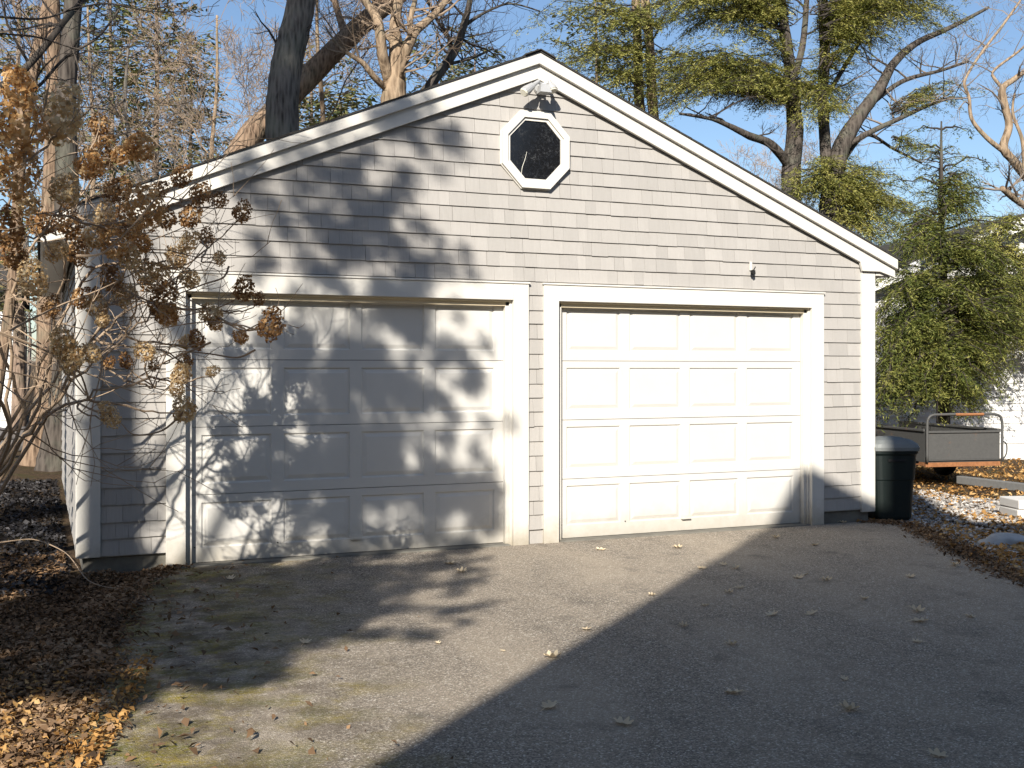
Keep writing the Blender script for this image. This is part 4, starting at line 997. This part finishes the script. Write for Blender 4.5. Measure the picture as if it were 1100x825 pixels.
    twigs.build('twigs', M['hyd_stem'], T)
hydrangea()

# ------------------------------------------------------------------ wheeled-less refuse bin
def rect_ring(cx, cy, hx, hy, z, cr, k=5):
    out = []
    for q, (sx, sy) in enumerate(((1, 1), (-1, 1), (-1, -1), (1, -1))):
        for i in range(k):
            a = math.pi / 2 * (q + i / (k - 1)); out.append((cx + sx * (hx - cr) + cr * math.cos(a), cy + sy * (hy - cr) + cr * math.sin(a), z))
    return out
def loft(mb, rings, cap=True):
    n = len(rings[0]); b = len(mb.v)
    for r in rings: mb.v.extend(r)
    for i in range(len(rings) - 1):
        for j in range(n): mb.f.append((b+i*n+j, b+i*n+(j+1) % n, b+(i+1)*n+(j+1) % n, b+(i+1)*n+j)); mb.m.append(0)
    if cap:
        mb.f.append(tuple(b + j for j in range(n - 1, -1, -1))); mb.m.append(0); mb.f.append(tuple(b + (len(rings)-1)*n + j for j in range(n))); mb.m.append(0)
def trash_bin():
    cx, cy = 0, 0
    T = thing('trash_can', (4.17, .10, 0), 'dark green trash can with grey domed lid at garage corner', 'trash can', None, R(-20))
    mb = MB(); loft(mb, [rect_ring(0, 0, .185, .175, .0, .07), rect_ring(0, 0, .195, .185, .03, .07), rect_ring(0, 0, .215, .205, .42, .075), rect_ring(0, 0, .222, .212, .425, .075), rect_ring(0, 0, .235, .222, .68, .08), rect_ring(0, 0, .25, .236, .70, .08), rect_ring(0, 0, .252, .238, .735, .08)])
    mb.build('body', M['bin'], T, smooth=False, bevel=.004, local=True)
    mb = MB(); loft(mb, [rect_ring(0, 0, .262, .248, .728, .085), rect_ring(0, 0, .264, .25, .765, .085), rect_ring(0, 0, .25, .236, .80, .085), rect_ring(0, 0, .20, .19, .84, .09), rect_ring(0, 0, .11, .10, .866, .08), rect_ring(0, 0, .04, .04, .872, .03)])
    lid = mb.build('lid', M['bin_lid'], T, smooth=False, bevel=.003, local=True)
    for sx in (-1, 1):
        mb = MB(); mb.tube([(sx*.235, -.08, .60), (sx*.285, -.08, .60), (sx*.285, .08, .60), (sx*.235, .08, .60)], .014, 6); mb.build('handle', M['bin'], T, local=True)
    mb = MB(); mb.box((-.09, -.232, .615), (.09, -.214, .645)); mb.build('grip', M['black'], T, bevel=.004, local=True)
trash_bin()

# ------------------------------------------------------------------ utility trailer
def trailer():
    # tail end towards the drive; local x across, y back along the bed
    o = at(1032, 500, 2.2); rz = R(-2)
    T = thing('utility_trailer', tuple(at(1034, 480, 2.3))[:2] + (0,), 'rusty grey steel utility trailer parked beyond the trash can', 'trailer', None, R(-11))
    W = 1.14; L = 2.5; z0 = .33; z1 = .72
    def B(name, parts, mat, bev=.003, par=T):
        mb = MB()
        for a, b in parts: mb.box(a, b)
        return mb.build(name, mat, par, bevel=bev, local=True)
    B('frame', [((-W/2, -.02, z0 - .07), (W/2, .03, z0 - .01)), ((-W/2, .031, z0-.06), (-W/2+.04, L, z0-.01)), ((W/2-.04, .031, z0-.06), (W/2, L, z0-.01)), ((-W/2+.041, L-.04, z0-.06), (W/2-.041, L, z0-.01)), ((-W/2+.041, 1.2, z0-.06), (W/2-.041, 1.25, z0-.011))], M['rust'])
    B('floor', [((-W/2, -.015, z0 - .008), (W/2, L, z0 + .01))], M['steel'])
    B('tailgate', [((-W/2+.01, -.02, z0 + .03), (W/2-.01, -.008, z1)), ((-W/2+.01, -.04, z1 + .0005), (W/2-.01, .0, z1 + .03)), ((-W/2+.01, -.04, z0 + .015), (W/2-.01, .0, z0 + .0295))], M['steel'])
    for sx in (-1, 1):
        a, b = sorted((sx * W/2, sx * (W/2 - .012))); c, d = sorted((sx * (W/2 + .02), sx * (W/2 - .03)))
        B('side_panel', [((a, .002, z0 + .0105), (b, L, z1 + .02)), ((c, .002, z1 + .0205), (d, L, z1 + .05))], M['steel'])
    mb = MB(); P, Rd = smooth_path([(Vector((-W/2, -.055, z0)), .019), (Vector((-W/2, -.055, z1 + .12)), .019), (Vector((-W/2 + .03, -.055, z1 + .22)), .019), (Vector((-W/2 + .13, -.055, z1 + .25)), .019), (Vector((W/2 - .13, -.055, z1 + .25)), .019), (Vector((W/2 - .03, -.055, z1 + .22)), .019), (Vector((W/2, -.055, z1 + .12)), .019), (Vector((W/2, -.055, z1 - .1)), .019), (Vector((W/2, -.055, z0)), .019)], 4)
    mb.tube(P, Rd, 8); rail = mb.build('gate_rail', M['steel'], T, smooth=True, local=True)
    mb = MB(); mb.tube([(-.15, -.055, z1 + .2505), (.28, -.055, z1 + .2505)], .0215, 8); mb.build('rust_band', M['rust'], rail, local=True)
    mb = MB(); P, Rd = smooth_path([(Vector((W/2 + .01, -.05, z1 - .12)), .011), (Vector((W/2 + .07, -.05, z1 - .16)), .011), (Vector((W/2 + .07, -.05, z0 + .1)), .011), (Vector((W/2 + .0, -.05, z0)), .011)], 4); mb.tube(P, Rd, 6); mb.build('latch_bar', M['steel'], T, local=True)
    B('stake_pocket', [((x, -.06, z0 - .1), (x + .02, -.045, z0 - .07)) for x in (-.1, .17, .42)], M['black'])
    # wheels and axle
    mb = MB(); mb.tube([(-W/2 - .1, 1.35, .23), (W/2 + .1, 1.35, .23)], .025, 8); mb.build('axle', M['black'], T, local=True)
    for sx in (-1, 1):
        mb = MB(); x = sx * (W/2 - .10) if sx < 0 else W/2 + .04
        pr = [(-.07, .13), (-.085, .2), (-.06, .255), (0, .262), (.06, .255), (.085, .2), (.07, .13)]; n = 24; b = 0
        for j in range(n):
            a = 2*math.pi*j/n
            for (dx, r) in pr: mb.v.append((x + dx, 1.35 + r*math.cos(a), .262 + r*math.sin(a)))
        k = len(pr)
        for j in range(n):
            for i in range(k): mb.f.append((j*k+i, j*k+(i+1) % k, ((j+1) % n)*k+(i+1) % k, ((j+1) % n)*k+i)); mb.m.append(0)
        wh = mb.build('wheel', M['black'], T, smooth=True, local=True)
        mb = MB(); mb.tube([(x - .04, 1.35, .262), (x + .04, 1.35, .262)], .132, 20); mb.build('rim', M['metal_grey'], wh, local=True)
    mb = MB(); mb.tube([(0, L, z0 - .03), (0, L + 1.1, z0)], .03, 6); mb.build('tongue', M['rust'], T, local=True)
trailer()

# timber edging, stacked pavers, flat rock, stone wall
a, b = gnd(1030, 520), gnd(1092, 528); mb = MB(); d = (b - a).normalized(); nrm = Vector((-d.y, d.x, 0))
mb.prism([(0, 0), (.10, 0), (.10, .11), (0, .11)], lambda p: tuple(a - d*.05 + nrm*p[0] + Vector((0, 0, p[1]))), lambda p: tuple(b + d*.2 + nrm*p[0] + Vector((0, 0, p[1]))))
tag(mb.build('timber_beam', M['timber'], bevel=.01), 'grey timber edging beam lying on leaves behind the trailer', 'beam')
c = gnd(1121, 556)
for k in range(2):
    mb = MB(); mb.box((-.30, -.2, 0), (.30, .2, .10)); o = mb.build('paver_block', M['concrete'] if 0 else paint('pale_block_%d' % k, (.62, .60, .56), .05, .85), bevel=.012)
    o.location = (c.x + .05, c.y + .15, k * .103 - .01); o.rotation_euler = (0, 0, R(-20 + 2*k)); tag(o, ('lower', 'upper')[k] + ' pale block of the low stack at the right edge', 'block')
def rock(loc, sz, seed, mat, label, cat, name='rock', group=None, kind=None):
    rr = random.Random(seed); me = bpy.data.meshes.new(name); bm = bmesh.new(); bmesh.ops.create_icosphere(bm, subdivisions=3, radius=1)
    ph = [rr.uniform(0, 6) for _ in range(6)]
    for v in bm.verts:
        q = v.co; s = 1 + .14*math.sin(q.x*3+ph[0])*math.cos(q.y*2.6+ph[1]) + .1*math.sin(q.z*5+ph[2]+q.x*3) + rr.uniform(-.02, .02)
        v.co = Vector((q.x*sz[0]*s, q.y*sz[1]*s, max(-.6, q.z)*sz[2]*s))
    bm.to_mesh(me); bm.free(); me.materials.append(mat); me.polygons.foreach_set('use_smooth', [True]*len(me.polygons))
    o = link(name, me); o.location = loc; o.rotation_euler = (0, 0, rr.uniform(0, 3) if not label.startswith('flat') else R(-20)); return tag(o, label, cat, group, kind)
a = gnd(1086, 583); rock((a.x, a.y + .05, .0), (.27, .16, .075), 1, M['rock'], 'flat pale grey rock at the right edge of the drive', 'rock')
rr_ = random.Random(12); k = 0
for px in range(-10, 80, 13):
    for lv in range(2):
        a = gnd(px + rr_.uniform(-3, 3) + lv * 6, 486); rock((a.x, a.y + .1*lv, .12 + lv * .22), (.24, .2, .14), 20 + k, M['rock_dark'], 'rough dark fieldstone of the low wall left of the garage', 'stone', 'wall_stone', 'fieldstones of the low wall'); k += 1

# ------------------------------------------------------------------ leaf litter, mulch, gravel
def scatter_leaves(name, sampler, n, size, mat, label, cat, seed, lift=.02, tilt=.5):
    rr = np.random.default_rng(seed); P = []
    while len(P) < n:
        q = sampler(rr)
        if q is not None: P.append(q)
    P = np.array(P); P[:, 2] += rr.uniform(.002, lift, n)
    N = unit(np.array([0, 0, 1.0]) + rr.normal(0, tilt, (n, 3))); A = unit(np.cross(N, rr.normal(0, 1, (n, 3)))); s = rr.uniform(.3, 1.0, (n, 1)) ** 1.3 * size * 1.5; B = unit(np.cross(N, A)) * s * rr.uniform(.22, .7, (n, 1))
    tag(link(name, leaf_mesh(name, P, A * s, B, mat, fold=.6)), label, cat, kind='stuff')
def gz(x, y): 
    z = -.03 + .018 * (math.sin(x * 3.1 + y * 1.7) + math.sin(y * 2.7 - x * 1.9))
    if x < -4.0 and y > -1.5: z += .10 * min(1, (-4.0 - x) / 1.2) * min(1, (y + 1.5) / 3)
    return z if not (-3.6 < x < 4.6 and y < 0) else -.03
def edge_x(E_, y):
    for (a, b) in zip(E_[:-1], E_[1:]):
        if b[1] <= y <= a[1] and a[1] != b[1]: return a[0] + (b[0]-a[0]) * (y - a[1]) / (b[1] - a[1])
    return E_[0][0]
def left_s(rr):
    y = rr.uniform(-5.5, 1.0); ex = edge_x(LEFT_EDGE, min(0, y)) if y < 0 else -3.95
    x = ex + .10 - rr.exponential(.75) + rr.normal(0, .07) + (rr.exponential(.35) if rr.random() < .06 else 0)
    if x < -6.5 or (y > -.25 and x > -3.95 and y > -.02): return None
    if x > -3.95 and y > -.02: return None
    return (x, y, max(gz(x, y), 0 if x > ex - .05 else -1))
scatter_leaves('leaf_litter', left_s, 40000, .021, M['litter'], 'brown leaf litter along the left edge of the drive', 'leaves', 1, .035, .45)
def left_near(rr):
    y = rr.uniform(-5.4, -2.6); ex = edge_x(LEFT_EDGE, y); x = ex + .35 - rr.exponential(.45)
    return (x, y, 0) if x > -5.5 and rr.random() < min(1, max(.03, (-2.4 - y) / 1.9)) else None
scatter_leaves('orange_leaf_litter', left_near, 3800, .017, M['litter_or'], 'orange brown leaf scraps at the lower left edge', 'leaves', 2, .03, .5)
def mulch_s(rr):
    x, y = rr.uniform(-6.8, -3.92), rr.uniform(-.6, 8)
    return (x, y, gz(x, y))
scatter_leaves('mulch_bed', mulch_s, 26000, .027, M['mulch'], 'dark leaf mulch, deepened for shade, beside the left garage wall', 'mulch', 3, .04, .6)
def right_s(rr):
    y = rr.uniform(-3.4, 9.5)
    ex = edge_x(RIGHT_EDGE, min(0, y)) if y < 0 else 3.95
    x = rr.uniform(ex, ex + 1.0 + max(0, y + 2) * 1.2)
    if (y > 2.2 and rr.random() < .3) or (y < 1.6 and rr.random() < .6): return None
    return (x, y, gz(x, y) + (.01 if y < 0 else 0))
scatter_leaves('fallen_leaves', right_s, 20000, .028, M['litter_or'], 'orange fallen leaves covering the ground around the trailer', 'leaves', 4, .035, .5)
def drift(rr):
    t = rr.random(); y = -3.4 * t - .05; ex = edge_x(RIGHT_EDGE, y); return (ex + rr.normal(.05, .10), y, .0)
scatter_leaves('brown_leaf_drift', drift, 3400, .020, M['litter'], 'brown leaf drift along the right edge of the drive', 'leaves', 5, .02, .5)
def gravel():
    rr = np.random.default_rng(9); mb = MB(); me = bmesh.new(); bmesh.ops.create_icosphere(me, subdivisions=1, radius=1); V = np.array([v.co[:] for v in me.verts]); F_ = np.array([[v.index for v in f.verts] for f in me.faces]); me.free()
    n = 9000; VS = []; FS = []
    for i in range(n):
        y = rr.uniform(-3.2, 2.3); ex = edge_x(RIGHT_EDGE, min(0, y)) if y < 0 else 4.35
        x = ex + .06 + rr.random() ** 1.1 * (2.0 + .2 * y)
        s = rr.uniform(.010, .030); v = V * (1 + rr.normal(0, .16, V.shape)) * s * np.array([1, rr.uniform(.6, 1), rr.uniform(.4, .8)])
        a = rr.uniform(0, 6.28); c, d = math.cos(a), math.sin(a); v = v @ np.array([[c, d, 0], [-d, c, 0], [0, 0, 1]]) + np.array([x, y, gz(x, y) + .012])
        VS.append(v); FS.append(F_ + i * len(V))
    m_ = bpy.data.meshes.new('gravel'); m_.from_pydata(np.concatenate(VS).tolist(), [], np.concatenate(FS).tolist()); m_.materials.append(M['stone'])
    tag(link('gravel', m_), 'pale crushed stone strip between drive and trailer', 'gravel', kind='stuff')
gravel()
# single oak leaves on the drive
def oak_mesh(seed):
    rr = random.Random(seed); mb = MB(); n = 26; pts = []
    for i in range(n):
        a = 2 * math.pi * i / n; lobe = .30 + .75 * abs(math.cos(3.5 * a + .3)) ** .8
        pts.append((math.cos(a) * .055 * (lobe * .6 + .4), math.sin(a) * .040 * lobe))
    curl = rr.uniform(5, 12); cz = lambda x, y: curl * (x*x*.6 + y*y*1.8) + .002 * math.sin(90*x) + rr.uniform(0, .002)
    mb.v = [(0, 0, .001)] + [(x, y, cz(x, y)) for x, y in pts]
    for i in range(n): mb.f.append((0, 1 + i, 1 + (i + 1) % n)); mb.m.append(0)
    mb.tube([(-.05, 0, cz(-.05, 0)), (-.085, .006, .004)], [.0015, .001], 3)
    return mb
oaks = []
leafpx = [(985,657,1.15),(988,668,1.2),(1025,608,1.1),(978,620,1.0),(858,621,1.1),(888,624,1),(872,660,1),(912,763,1.05),(1007,812,.85),(829,661,1),(783,637,.8),(795,632,.8),(790,611,1),(777,607,.9),(756,611,.8),(752,611,.6),(630,677,.9),(594,707,1.1),(591,760,1.1),(670,778,1.1),(786,693,.8),(788,745,1),(496,615,1.1),(484,606,1.2),(328,691,1.0),(728,589,1),(645,591,1.0),(632,573,.9),(571,581,1),(248,622,1),(833,578,1.1),(875,586,1),(906,562,.8),(1042,663,.8),(757,651,.7),(928,644,.8),(985,690,.7),(735,673,.7),(907,730,.6),(865,618,.6),(470,692,.5),(540,700,.4),(700,640,.6)]
for i, (px, py, s) in enumerate(leafpx):
    if i < 5: o = oak_mesh(i).build('fallen_leaf', M['oak']); oaks.append(o)
    else: o = oaks[i % 5].copy(); COL.objects.link(o)
    q = gnd(px, py); rr_ = random.Random(100 + i); o.location = (q.x, q.y, .004); o.rotation_euler = (rr_.gauss(0, .12), rr_.gauss(0, .12), rr_.uniform(0, 6.28)); o.scale = (s*.9,)*3
    tag(o, 'single dry tan oak leaf lying on the bare asphalt drive', 'leaf', 'dry oak leaves scattered on the drive')
# fallen twig
mb = MB(); P, Rd = smooth_path([(gnd(0, 590) + Vector((0, 0, .06)), .005), (gnd(35, 589) + Vector((0, 0, .08)), .0045), (gnd(70, 600) + Vector((0, 0, .05)), .004), (gnd(95, 628) + Vector((0, 0, .03)), .0035), (gnd(125, 635) + Vector((0, 0, .02)), .003), (gnd(152, 624) + Vector((0, 0, .015)), .003)], 6); mb.tube(P, Rd, 5)
tag(mb.build('fallen_twig', M['hyd_stem']), 'long pale curved twig lying on the litter at the garage corner', 'twig')
print('objects', len(bpy.data.objects), 'polys', sum(len(m.polygons) for m in bpy.data.meshes))
